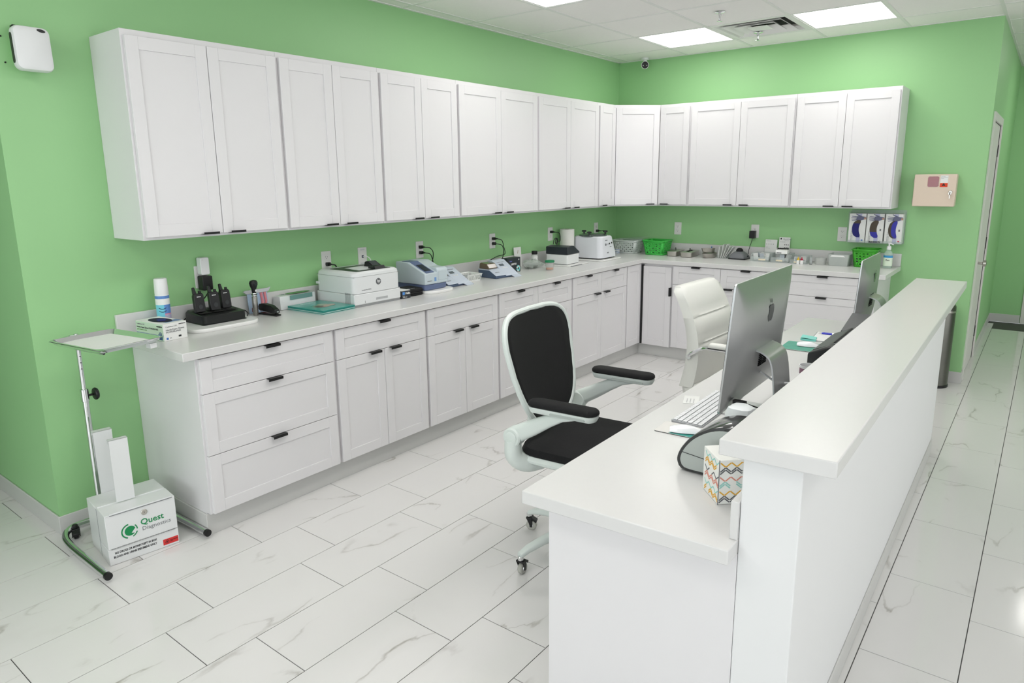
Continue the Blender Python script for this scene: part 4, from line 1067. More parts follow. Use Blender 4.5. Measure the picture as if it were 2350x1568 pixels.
MB().lathe([(.12, .2), (.128, .206), (.126, .216), (.1, .224), (.001, .228)], (-.035, 0, 0), 36).build('lid', mat('smoked_lid', (70, 84, 78), .12, coat=.5), t)
for a in (75, 195, 315):
    x, y = -.035+.118*math.cos(math.radians(a)), .118*math.sin(math.radians(a))
    MB().lathe([(.01, .215), (.008, .232), (.022, .236), (.022, .246), (.016, .25), (.001, .25)], (x, y, 0), 8).build('clamp_knob', M_BLACK, t)
def cfront(x, z): return (x, -.1555+.005*max(0, (z-.05)/.145), z)
for x, z in ((.005, .135), (.045, .14)):
    p = cfront(x, z); MB().lathe([(.008, .004), (.008, -.003), (.006, -.004), (.001, -.004)], p, 14, axis='y').build('dial', M_BLACK, t)
MB().lathe([(.012, 0), (.012, -.001), (.010, -.001)], cfront(-.06, .130), 18, axis='y').build('timer_ring', M_GINK, t)
text('HORIZON', .0095, frame((-.075, -.1530, .165), (1, 0, 0), (0, 0, 1)), M_GINK, t, bold=.0003)
text('DRUCKER', .0085, frame((-.038, -.1545, .130), (1, 0, 0), (0, 0, 1)), M_GINK, t); text('Diagnostics', .007, frame((.01, -.1548, .105), (1, 0, 0), (0, 0, 1)), M_GINK, t)
text('642E', .014, frame((-.04, -.1562, .05), (1, 0, 0), (0, 0, 1)), M_GINK, t, bold=.0005)

# cords of the appliances
pr_ = [o for o in COL.objects if o.name == 'laser_printer'][0]
cord_part(pr_, (-3.703, 0, OZ-.02), [(-3.68, -.062, OZ-.028), (-3.66, -.05, OZ-.06), (-3.655, -.042, 1.06), (-3.65, -.045, .99), (-3.65, -.057, .96)], .0042)
cord_part(an1, (-2.881, 0, OZ+.02), [(-2.845, -.075, OZ+.012), (-2.815, -.075, OZ-.03), (-2.83, -.06, 1.05), (-2.95, -.06, .98), (-3.02, -.11, .97)])
cord_part(an2, (-2.881, 0, OZ-.02), [(-2.845, -.07, OZ-.03), (-2.815, -.06, OZ-.06), (-2.79, -.05, 1.04), (-2.80, -.06, .96), (-2.81, -.13, .94)])
cord_part(an3, (-2.051, 0, OZ+.02), [(-2.015, -.075, OZ+.005), (-1.985, -.07, OZ-.05), (-1.95, -.055, 1.06), (-1.955, -.045, 1.04), (-2.05, -.04, 1.03), (-2.20, -.06, .99), (-2.26, -.155, .95)])
cord_part([o for o in COL.objects if o.name == 'slotted_basket'][0] and an4, (-1.219, 0, OZ+.02), [(-1.19, -.08, OZ+.01), (-1.172, -.08, OZ-.02), (-1.18, -.085, OZ-.06), (-1.24, -.1, 1.09), (-1.30, -.13, 1.07)])
cord_part(ce_, (-.414, 0, OZ-.02), [(-.375, -.075, OZ-.02), (-.34, -.075, OZ-.045), (-.36, -.06, 1.03), (-.50, -.06, .96), (-.66, -.12, .95), (-.71, -.2, .95)])
t = tag(MB().tube(spline([(-2.051, -.035, OZ-.02), (-2.01, -.07, OZ-.035), (-1.985, -.065, OZ-.08), (-1.985, -.06, 1.03), (-1.99, -.05, .985), (-1.985, -.04, .93)], 6), .0032, 8).build('extension_lead', M_BLACK), 'black lead from the lower socket behind the black carton', 'cable')
MB(Matrix.Translation((-2.051, 0, OZ-.02))).prism([(-.012, -.011), (.012, -.011), (.014, 0), (.012, .011), (-.012, .011), (-.014, 0)], -.036, -.0092, 'y').build('plug', M_BLACK, t, bevel=.002)

# ================================================================== THINGS ON THE BACK COUNTER (local x runs right along the wall, -y to the room)
def onB(name, label, cat, x, y, rot=0, g=None, z=ZW+.0005):
    return thing(name, label, cat, (x, y, z), RA+rot, g)
rnd = random.Random(4)
BG = 'plastic baskets on the back counter'
hole_basket('white plastic basket with round holes in the counter corner', (-.215, -.262, ZW+.0005), RA, .216, .14, .128, .028, mat('grey_white_basket', (214, 222, 218), .4), 9, 5, 6, lambda i, j: .62 if (i+j) % 2 == 0 else .38, BG)
t = onB('clear_sleeve', 'clear plastic sleeve lying on top of the white basket', 'sleeve', -.2, -.29, .1, z=ZW+.1345)
MB().add([(-.14, -.09, 0), (.11, -.09, .002), (.16, .07, .03), (-.12, .09, .006)], [(0, 1, 2, 3)]).add([(-.14, -.09, .0008), (.11, -.09, .0028), (.16, .07, .0308), (-.12, .09, .0068)], [(3, 2, 1, 0)]).build('film', glassy('sleeve_film', (215, 225, 222), .3, .15), t)
hole_basket('bright green handled basket between the white basket and steel trays', (-.205, -.575, ZW+.0005), RA, .19, .17, .138, .022, mat('bright_green_plastic', (64, 190, 76), .32), 5, 5, 5, lambda i, j: (.55 if (i+j) % 2 == 0 else .3) if j in (0, 1, 2, 3) else .5, BG)
hole_basket('darker green basket with big round holes near the sanitizer', (-.165, -2.418, ZW+.0005), RA, .148, .17, .142, .018, mat('leaf_green_plastic', (62, 168, 42), .3), 5, 5, 5, lambda i, j: .66 if (i*2+j) % 3 else .3, BG)
for k in range(3):
    tag(MB().box(-.02, -.03, 0, .02, .03, .0148).box(-.0202, -.0302, .004, .0202, .0302, .010, 1).build('small_carton', [M_PAPER, mat('blue_stripe', (90, 125, 180), .5)], None, loc=(-.335, -.195, ZW+.0005+.0153*k), rotz=RA),
        ['bottom', 'middle', 'top'][k]+' small blue-striped carton in the pile beside the centrifuge', 'box', 'small blue-striped cartons')

for bk, mm in zip([o for o in COL.objects if o.name.startswith('storage_basket')], ((58, 66, 62), (150, 190, 150), (70, 78, 80))):
    q = MB()
    for k in range(7): blob(q, (-.06+.02*k, .02*((k*3) % 4-1.5), .035), .03, .03, .03, 70+k, 8, 5, .004, amp=.25)
    q.build('contents', mat('basket_contents_%d' % mm[0], mm, .5, noise=.3, nscale=50), bk, sharp=25)
# covered instrument trays
def inst_tray(label, x, y, w, d, h, rot):
    t = onB('instrument_tray', label, 'steel tray', x, y, rot, 'covered steel instrument trays')
    MB().loft([[(a, b, z) for a, b in rrect(-w/2+s, -d/2+s, w/2-s, d/2-s, .018, 5)] for z, s in ((0, .008), (.004, .003), (h-.004, 0), (h-.002, -.003), (h, -.003))]).build('pan', M_STEEL, t)
    ld = MB().loft([[(a, b, z) for a, b in rrect(-w/2+s, -d/2+s, w/2-s, d/2-s, .02, 5)] for z, s in ((h+.0003, -.004), (h+.003, -.004), (h+.006, .012), (h+.007, .05))]).build('lid', M_STEEL, t)
    MB().tube([(0, -.012*math.cos(a), h+.016+.013*math.sin(a)) for a in [math.radians(-60+300*k/12) for k in range(13)]], .003, 8).build('lid_handle', mat('dark_steel', (96, 98, 98), .3, metal=.9), ld)
inst_tray('covered steel instrument tray next to the green basket', -.185, -.758, .10, .24, .044, .12)
inst_tray('covered steel instrument tray in front of the first, beside the bowls', -.205, -.912, .108, .25, .046, .10)
# kidney dishes
def kidney(label, x, y, z, tilt, L=.22, rot=0):
    t = onB('kidney_dish', label, 'steel dish', x, y, rot, 'steel kidney dishes', z)
    t.rotation_euler = (math.radians(tilt), math.radians(tilt*.6), RA+rot)
    def kr(s, zz):
        P = []
        for k in range(28):
            a = 2*PI*k/28; px, py = .058*math.cos(a)*s, L/2*math.sin(a)*s
            px += .018*(1-(py/(L/2))**2)-.009
            P.append((px, py, zz))
        return P
    MB().loft([kr(.78, 0), kr(.86, .006), kr(.97, .036), kr(1.02, .040), kr(.98, .040), kr(.95, .036), kr(.84, .008), kr(.76, .0025)]).build('dish', M_STEEL, t)
    return t
kidney('lower steel kidney dish of the stacked pair', -.185, -1.095, ZW+.0005, 0)
k2 = kidney('tilted upper steel kidney dish of the stacked pair', -.205, -1.088, ZW+.046, -5, .19, .1)
tag(MB().lathe([(.001, 0), (.006, .002), (.007, .009), (.003, .013)], (-.235, -1.135, ZW+.0935), 10).build('blue_cap', mat('blue_cap', (50, 100, 160), .4)), 'tiny blue cap lying on the upper kidney dish', 'cap')
# envelopes in a file stand
ft = onB('paper_stand', 'clear stand holding loose white envelopes between dishes and mixer', 'stand', -.17, -1.235)
MB().box(-.05, -.045, 0, .055, .045, .003).box(-.05, -.045, .003, -.047, .045, .03).box(.052, -.045, .003, .055, .045, .03).build('stand', M_ACR, ft)
for k, (dx, a, hgt) in enumerate(((-.044, 2, .1), (-.022, 10, .125), (-.006, 17, .132), (.008, 26, .125), (.018, 34, .125))):
    e = onB('envelope', ['front envelope', 'second envelope', 'third envelope', 'fourth envelope', 'rearmost envelope'][k]+' in the clear stand, left to right', 'envelope', -.17, -1.235-dx, 0, 'envelopes in the clear stand', ZW+.0045)
    e.rotation_euler = (0, math.radians(a), RA)
    MB().box(-.0012, -.036, 0, .0012, .036, hgt).build('sheet', M_PAPER, e)
    MB().box(-.0018, -.036, hgt-.04, -.0012, -.022, hgt-.012).build('print', M_GINK, e)
# vortex mixer
t = onB('vortex_mixer', 'grey domed vortex mixer with black cup on the back counter', 'mixer', -.165, -1.372)
def mr_(z, a, b_, r): return [(x, y, z) for x, y in rrect(-a, -b_, a, b_, r, 5)]
MB().loft([mr_(.010, .076, .08, .03), mr_(.022, .076, .08, .03), mr_(.045, .062, .066, .03), mr_(.064, .042, .045, .03), mr_(.068, .036, .038, .03)]).build('housing', mat('mixer_grey', (112, 114, 118), .4), t)
MB().prism(rrect(-.078, -.082, .078, .082, .02), 0, .010).build('foot', M_BLACK, t)
MB().lathe([(.031, .066), (.032, .072), (.027, .088), (.016, .097), (.001, .099)], seg=24).build('cup', M_SOFTBLK, t)
for s in (-1, 1): MB().lathe([(.006, s*.074), (.006, s*.083)], (0, 0, .028), 10, axis='x').build('switch', M_BLACK, t)

# leaning cards
def lean_card(label, y, w, h, lines, base):
    t = onB('reference_card', label, 'card', -.036, y, 0, 'cards leaning on the upstand', base)
    t.rotation_euler = (math.radians(-6), 0, RA)
    MB().box(-w/2, -.0015, 0, w/2, 0, h).build('card', M_PAPER, t)
    for s, sz, px, pz in lines: text(s, sz, frame((px, -.0018, pz), (1, 0, 0), (0, 0, 1)), M_GINK, t, extrude=.0002)
    return t
lean_card('white reference card on the left behind the clear bins', -1.606, .104, .175, [('Instructions', .009, -.045, .16), ('o  o  o  o', .018, -.045, .13), ('Results', .007, -.045, .105), ('Read at 10 min', .006, -.045, .095)], ZW+.0005)
lc = lean_card('white test card with rows of dots behind the clear bins', -1.722, .095, .20, [('QuickVue', .018, -.015, .178), ('STREP A TEST', .006, .0, .168), ('PROCEDURE', .008, -.04, .155)], ZW+.0005)
b = MB()
for r_ in range(2):
    for k in range(3): b.box(.0+.015*k, -.0022, .13-.025*r_, .007+.015*k, -.0015, .137-.025*r_)
b.box(-.038, -.0022, .18, -.026, -.0015, .194).build('dot_marks', M_INK, lc)

# clear bins with packets
def clear_bin(label, y0, y1, h, x0=-.285, x1=-.10, front=.6, kind=0):
    w, d = y0-y1, x1-x0
    t = onB('clear_bin', label, 'clear bin', x0, y0, 0, 'clear bins on the back counter')
    g_ = glassy('clear_bin_plastic', (214, 222, 220), .28, .1)
    th = .002
    MB().box(0, 0, 0, w, d, th).build('bottom', g_, t)
    MB().box(0, 0, th, w, th, h*front).build('front', g_, t); MB().box(0, d-th, th, w, d, h).build('back', g_, t)
    for x in (0, w-th): MB().prism([(th, th), (d-th, th), (d-th, h), (th+.02, h), (th, h*front)], x, x+th, 'x').build('side', g_, t)
    return t, w, d
M_PK = mat('packet_white', (222, 224, 222), .5, noise=.06, nscale=40); M_PKB = mat('packet_bluegrey', (190, 198, 206), .45, noise=.1, nscale=50); M_BLOCK = mat('foil_dark', (70, 74, 74), .35)
def packets(label, grp, y0, w, d, x0, n, seed, z0=.004, hh=.06):
    r_ = random.Random(seed)
    for k in range(n):
        e = onB('packet', label, 'packet', x0+.035+(d-.075)*r_.random(), y0-.028-(w-.056)*(k+.5)/n, r_.uniform(-.5, .5), grp, ZW+z0+.006)
        e.rotation_euler = (r_.uniform(-.5, .2), r_.uniform(-.35, .35), RA+r_.uniform(-.5, .5))
        MB().prism([(-.02, 0), (.02, 0), (.021, hh), (-.021, hh)], -.0015, .0015, 'y').build('pouch', [M_PK, M_PKB, M_PK][k % 3], e, bevel=.001)
        if k % 2: MB().box(-.012, -.0021, hh*.3, .012, -.0015, hh*.5).build('print', M_GINK, e)
t, w, d = clear_bin('clear bin of folded packets beside the vortex mixer', -1.515, -1.672, .07)
MB().box(.07, -.0008, .012, .13, 0, .026).build('name_label', mat('cream_label', (232, 222, 196), .6), t)
packets('white packet standing in the clear bin beside the mixer', 'packets in the bin beside the mixer', -1.515, w, d, -.285, 7, 1)
t, w, d = clear_bin('clear bin of packets under a small white box', -1.690, -1.838, .075)
MB().box(.045, -.0008, .012, .1, 0, .026).build('name_label', MATS['cream_label'], t)
packets('white packet standing in the middle clear bin', 'packets in the middle bin', -1.690, w, d, -.285, 7, 2)
t = onB('white_carton', 'small white carton resting across the middle clear bin', 'box', -.235, -1.77, .05, z=ZW+.0760)
MB().box(-.048, -.03, 0, .048, .05, .032).build('carton', M_PAPER, t, bevel=.001)
MB().box(-.04, -.0304, .004, .0, -.03, .012).build('print', M_BLOCK, t)
t = onB('black_strip_box', 'black-toothed strip behind the small white carton', 'strip', -.15, -1.755, z=ZW+.0760)
for k in range(6): MB().box(-.05+.016*k, -.012, 0, -.037+.016*k, .012, .040).build('tooth', M_BLACK, t, bevel=.001)
MB().box(-.052, -.013, -.0003, .046, .013, .0).build('backing', M_BLACK, t)
t, w, d = clear_bin('clear bin of foil packs with two dropper bottles in front', -1.850, -1.985, .062)
MB().box(.035, -.0008, .008, .085, 0, .02).build('name_label', MATS['cream_label'], t)
packets('pale foil pack lying in the bin behind the dropper bottles', 'foil packs behind the dropper bottles', -1.850, w, d, -.285, 4, 3, hh=.045)
for k, (y, c, nm) in enumerate(((-1.925, (226, 190, 50), 'yellow'), (-1.954, (170, 34, 66), 'crimson'))):
    t = onB('dropper_bottle', 'small white dropper bottle with %s cap' % nm, 'bottle', -.302, y, 0, 'dropper bottles')
    MB().lathe([(.001, 0), (.012, 0), (.0125, .002), (.0125, .032), (.009, .036), (.006, .037)], seg=16).build('bottle', M_PAPER, t)
    MB().lathe([(.0105, .036), (.011, .038), (.0105, .047), (.005, .05), (.0035, .062), (.001, .063)], seg=14).build('cap', mat(nm+'_cap', c, .4), t)
t = onB('small_vial', 'small clear vial with dark base right of the dropper bottles', 'vial', -.25, -2.015)
MB().lathe([(.001, .004), (.011, .004), (.011, .055), (.009, .058)], seg=14).build('glass', glassy('vial_plastic', (225, 230, 230), .3), t); MB().lathe([(.001, 0), (.012, 0), (.012, .004), (.001, .004)], seg=14).build('base', M_BLACK, t)
t = onB('clear_tub', 'low clear tub between the vial and frosted bin', 'tub', -.21, -2.082)
MB().lathe([(.001, 0), (.042, 0), (.048, .055), (.0465, .055), (.0405, .003), (.001, .003)], seg=24).build('tub', glassy('tub_plastic', (214, 216, 212), .45, .2), t)
t = onB('frosted_bin', 'frosted plastic bin with white label left of the dark green basket', 'bin', -.175, -2.228)
def fr(z, a, b_): return [(x, y, z) for x, y in rrect(-a, -b_, a, b_, .012, 4)]
fg = glassy('frosted_plastic', (206, 212, 208), .55, .4)
MB().loft([fr(0, .072, .08), fr(.095, .083, .09), fr(.095, .081, .088), fr(.003, .070, .078)]).build('tub', fg, t)
MB().prism([(-.06, .075), (.055, .075), (.04, .088), (-.05, .088)], -.0905, -.0895, 'y').build('label', M_PAPER, t)
for k in range(5): blob(MB(), (0, 0, 0), .016, .016, .01, 50+k, 8, 5).build('contents', [M_GINK, M_PK, MATS['blue_stripe'], M_PK, M_BLOCK][k], t, loc=(-.04+.02*k, -.03+.02*(k % 2), .018+.012*(k % 3)))
# hand sanitizer
t = onB('sanitizer_bottle', 'clear pump bottle of hand sanitizer at the right end of the counter', 'bottle', -.19, -2.583)
MB().loft([[(p.x, p.y, p.z) for p in ellipse_ring((0, 0, z), a, a*.72, (1, 0, 0), (0, 1, 0), 20)] for z, a in ((0, .03), (.003, .033), (.118, .033), (.135, .022), (.145, .013), (.150, .013))]).build('bottle', glassy('gel_plastic', (196, 220, 205), .45, .15), t)
MB().loft([[(p.x, p.y, p.z) for p in ellipse_ring((0, 0, z), .0334, .0242, (1, 0, 0), (0, 1, 0), 20)] for z in (.02, .10)], cap=False).build('label', mat('pale_green_label', (220, 234, 214), .4), t)
MB().loft([[(p.x, p.y, p.z) for p in ellipse_ring((0, 0, z), .0337, .0245, (1, 0, 0), (0, 1, 0), 20)] for z in (.085, .102)], cap=False).build('blue_band', mat('sanitizer_blue', (60, 150, 205), .4), t)
text('Pure', .018, frame((-.012, -.0252, .06), (1, 0, 0), (0, 0, 1)), M_INK, t, bold=.0003, sx=.8)
pm = MB().lathe([(.016, .148), (.017, .151), (.016, .172), (.012, .176), (.006, .178), (.006, .196)], seg=16).build('pump', M_WHITEP, t)
MB().prism([(-.008, .195), (.006, .195), (.03, .186), (.032, .190), (.008, .204), (-.008, .204)], -.006, .006, 'y').build('nozzle', M_WHITEP, pm, bevel=.001)

# ================================================================== OFFICE CHAIRS
def caster(t, c, yaw, clear=True, R=.026):
    """twin-fork caster at floor point c, wheel rolling along yaw"""
    M = Matrix.Translation(c) @ Matrix.Rotation(yaw, 4, 'Z')
    w = MB(M)
    for s in (-1,): w.lathe([(.004, -.011), (R-.004, -.011), (R, -.007), (R, .007), (R-.004, .011), (.004, .011)], (0, 0, R), 24, axis='y')
    wh = w.build('wheel', mat('smoky_clear_wheel', (176, 176, 168), .12, coat=.6, noise=.1, nscale=60) if clear else M_BLACK, t)
    MB(M).lathe([(.002, -.0135), (.010, -.0135), (.011, -.012), (.011, .012), (.010, .0135), (.002, .0135)], (0, 0, R), 12, axis='y').build('hub', M_CHROME if clear else M_STEEL, wh)
    b = MB(M)
    for s in (-1, 1): b.prism([(-.006, R-.008), (.006, R-.008), (.010, R+.01), (.024, 2*R+.012), (-.006, 2*R+.012)], s*.0155-.002, s*.0155+.002, 'y')
    b.box(-.006, -.0175, 2*R+.008, .024, .0175, 2*R+.016)
    b.prism([(-.024, 2*R-.012), (-.004, 2*R+.004), (-.004, 2*R+.014), (-.028, 2*R+.0)], -.015, .015, 'y')
    fk = b.build('fork', M_BLACK, t, bevel=.002)
    MB(M).lathe([(.010, 2*R+.014), (.013, 2*R+.018), (.013, 2*R+.03), (.009, 2*R+.034)], (.012, 0, 0), 12).build('stem', M_CHROME if clear else M_BLACK, fk)
M_SHELL = mat('mint_white_plastic', (218, 226, 222), .35, noise=.005)
M_MESH = mat('black_mesh', (15, 15, 17), .75, bump=.6, nscale=420)
M_SEAT = mat('black_seat_fabric', (17, 17, 19), .9, bump=.4, nscale=300)
# black mesh task chair; local frame: faces -y, x to its left as seen from behind
t = thing('mesh_office_chair', 'black mesh office chair with white frame and flip-up arms at the desk', 'office chair', (-3.99, -2.10, 0), math.radians(5))
for k in range(5):
    a = math.radians(84-5+72*k); e = Vector((math.cos(a), math.sin(a), 0)); n_ = Vector((-e.y, e.x, 0))
    R_ = []
    for s, z, hw, hh in ((.02, .150, .028, .022), (.10, .142, .024, .02), (.22, .125, .020, .016), (.295, .105, .018, .014), (.335, .085, .016, .012)):
        R_.append([e*s+n_*x+Vector((0, 0, z+y)) for x, y in rrect(-hw, -hh, hw, hh, min(hw, hh)*.7, 3)])
    MB().loft(R_).build('base_arm', M_SHELL, t)
    caster(t, e*.322, a+.5)
MB().lathe([(.04, .12), (.045, .15), (.034, .17), (.026, .175), (.026, .38), (.022, .385), (.022, .47)], seg=20).build('gas_column', M_SHELL, t)
MB().box(-.10, -.10, .465, .10, .12, .49).build('mechanism', M_BLACK, t, bevel=.01)
# seat
def srect(w, y0, y1, r, z, sag=0.): return [(x, y, z+sag*(abs(x)/w)**2*4) for x, y in rrect(-w, y0, w, y1, r, 6)]
MB().loft([srect(.255, -.26, .20, .09, .492), srect(.275, -.275, .22, .10, .505), srect(.278, -.278, .225, .10, .516), srect(.262, -.262, .21, .09, .528)]).build('seat_pan', M_SHELL, t)
MB().loft([srect(.255, -.268, .205, .10, .520), srect(.262, -.272, .21, .10, .535), srect(.25, -.255, .2, .09, .556), srect(.19, -.19, .15, .08, .562)]).build('seat_cushion', M_SEAT, t)
# back: outline widest near the top, leaning away
def back_pt(u, v, off=0.):
    """u -1..1 across, v 0..1 up"""
    z = .60+.49*v
    yb = .172+.118*v+.012*math.sin(v*PI)
    w = .182+.088*math.sin(min(1, v*1.15)*PI/2)
    cv = .035*u*u
    return Vector((u*w, yb-cv+off, z))
def back_outline(n=48, grow=0.):
    P = []
    for k in range(n):
        a = 2*PI*k/n; c, s = math.cos(a), math.sin(a)
        e = 5.0 if s > 0 else 3.2
        u = math.copysign(abs(c)**(2/e), c); v = math.copysign(abs(s)**(2/e), s)
        P.append((u*(1+grow), .5+.5*v*(1+grow)))
    return P
ol = back_outline()
MB().tube([back_pt(u, v) for u, v in ol], .0125, 10, closed=True).build('back_frame', M_SHELL, t)
ms = MB(); rows = []
for j in range(25):
    vv = .5-.5*math.cos(PI*j/24); q_ = (vv-.5)*2; e = 5.0 if q_ > 0 else 3.2
    hwid = max(.02, (1-min(1, abs(q_))**e))**(1/e)
    rows.append([back_pt(hwid*.97*(-1+k/6), .5+(vv-.5)*.975, -.006) for k in range(13)])
ms.loft(rows, cap=False, closed=False)
o = ms.build('back_mesh', M_MESH, t, sharp=80); md = o.modifiers.new('cloth', 'SOLIDIFY'); md.thickness = .006; md.offset = 0
# spine rising from under the seat to the back
sp = [(0, .12, .478), (0, .235, .49), (0, .265, .56), (0, .255, .66), (0, .262, .74)]
MB().tube(spline(sp, 5), [.03]*21, 12).build('spine', M_SHELL, t)
MB().loft([[back_pt(u, v, .014) for u, v in ((-.75, .02), (.75, .02), (.8, .16), (-.8, .16))], [back_pt(u, v, .04) for u, v in ((-.7, .03), (.7, .03), (.75, .14), (-.75, .14))]]).build('lumbar_yoke', M_SHELL, t, bevel=.006)
for s in (-1, 1):
    # side bracket curling from under the seat to the pivot
    c = MB(); br = [(s*.20, .10, .487), (s*.258, .15, .492), (s*.290, .185, .53), (s*.291, .19, .60)]
    c.tube(spline(br, 5), [.026, .028, .03, .032, .034, .035, .036, .037, .037, .037, .037, .037, .037, .036, .036, .035], 12).build('arm_bracket', M_SHELL, t)
    pv = MB().lathe([(.001, -.028), (.036, -.028), (.041, -.022), (.041, .022), (.036, .028), (.001, .028)], (s*.288, .185, .615), 24, axis='x').build('pivot', M_SHELL, t)
    MB().lathe([(.001, s*.0285), (.024, s*.0285), (.026, s*.030), (.022, s*.032), (.001, s*.032)], (s*.288, .185, .615), 20, axis='x').build('pivot_cap', M_SHELL, pv)
    R_ = []
    for y, z, hw, hh in ((.175, .625, .024, .034), (.09, .672, .022, .03), (.02, .712, .022, .024), (-.04, .738, .026, .016), (-.10, .75, .03, .010)):
        R_.append([(s*.286+x, y+zz*.4, z+zz) for x, zz in rrect(-hw, -hh, hw, hh, hh*.6, 4)])
    MB().loft(R_).build('arm', M_SHELL, t)
    # arm pad carrier, slot shade put in as a darker strip, and the pad
    pl = lambda e, z, rr: [(s*.286+x, y, z) for x, y in rrect(-.042+e, -.19+e, .042-e, .112-e, rr, 6)]
    pc_ = MB().loft([pl(.022, .738, .018), pl(.010, .743, .028), pl(.003, .756, .036), pl(.002, .7665, .037)]).build('pad_carrier', M_SHELL, t)
    MB().prism(rrect(-.15, .7465, .0, .757, .005), s*.286-.0402, s*.286+.0402, 'x').build('carrier_slot_shade', mat('shaded_mint_plastic', (176, 184, 180), .45), pc_)
    MB().loft([pl(.006, .767, .034), pl(.0, .772, .039), pl(.001, .780, .038), pl(.006, .786, .034), pl(.016, .789, .024)]).build('arm_pad', M_SEAT, t)

# white leather chair
M_LEA = mat('ivory_leather', (229, 229, 224), .42, noise=.01, bump=.12, nscale=90)
t = thing('leather_office_chair', 'ivory leather office chair with chrome arms behind the near computer', 'office chair', (-2.745, -2.285, 0), math.radians(-2))
def wback(v):
    """centre line of back: v 0..1 -> (y, z)"""
    return (.165+.05*math.sin(v*PI*.9)*-1+.10*v*v, .53+.54*v)
segs = [0, .06, .13, .2, .28, .36, .43, .445, .46, .475, .55, .62, .69, .705, .72, .735, .8, .88, .95, .985, 1.0]
R_ = []
for v in segs:
    y, z = wback(v); w = .25-.012*v+(-.02 if v > .97 else 0)
    gro = .014 if v in (.445, .475, .705, .735) else (.003 if v in (.46, .72) else 0)
    th = .105-.035*v-(.03 if v >= 1 else (.012 if v > .98 else 0))
    ring = []
    m_ = 10
    for k in range(m_+1):
        u = -1+2*k/m_; ring.append((u*w, y-th*.5*(1-.25*abs(u)**4)+gro*(1-u**8), z))
    for k in range(m_+1):
        u = 1-2*k/m_; ring.append((u*w, y+th*.55*(1-.35*abs(u)**4), z))
    R_.append(ring)
MB().loft(R_).build('backrest', M_LEA, t, sharp=80)
rr_ = lambda w, y0, y1, z, r: [(x, y, z) for x, y in rrect(-w, y0, w, y1, r, 6)]
MB().loft([rr_(.235, -.26, .19, .455, .06), rr_(.252, -.28, .205, .475, .08), rr_(.255, -.285, .21, .52, .08), rr_(.24, -.265, .19, .55, .07), rr_(.17, -.2, .13, .556, .06)]).build('seat', M_LEA, t, sharp=70)
for s in (-1, 1):
    MB().tube(spline([(s*.235, .155, .70), (s*.262, .13, .725), (s*.272, .06, .765), (s*.272, .0, .77), (s*.272, -.08, .768), (s*.272, -.115, .74), (s*.262, -.11, .62), (s*.25, -.09, .5)], 6), .011, 10).build('arm_tube', M_CHROME, t)
    MB().loft([[(s*.272+x, y, z) for x, z in rrect(-hw, .775, hw, .775+h_, h_*.4, 3)] for y, hw, h_ in ((.03, .014, .012), (.02, .022, .026), (-.08, .022, .026), (-.095, .014, .012))]).build('arm_pad', M_LEA, t)
    MB().lathe([(.002, -.012), (.014, -.012), (.014, .012), (.002, .012)], (s*.24, .155, .70), 14, axis='x').build('arm_bolt', M_CHROME, t)
MB().lathe([(.03, .1), (.035, .14), (.026, .15), (.026, .45)], seg=18).build('gas_column', M_CHROME, t)
for k in range(5):
    a = math.radians(20+72*k); e = Vector((math.cos(a), math.sin(a), 0)); n_ = Vector((-e.y, e.x, 0))
    MB().loft([[e*s+n_*x+Vector((0, 0, z+y)) for x, y in rrect(-hw, -hh, hw, hh, hh*.7, 3)] for s, z, hw, hh in ((.02, .125, .022, .018), (.15, .105, .018, .015), (.29, .082, .014, .011))]).build('base_arm', M_CHROME, t)
    caster(t, e*.285, a+.7, False)

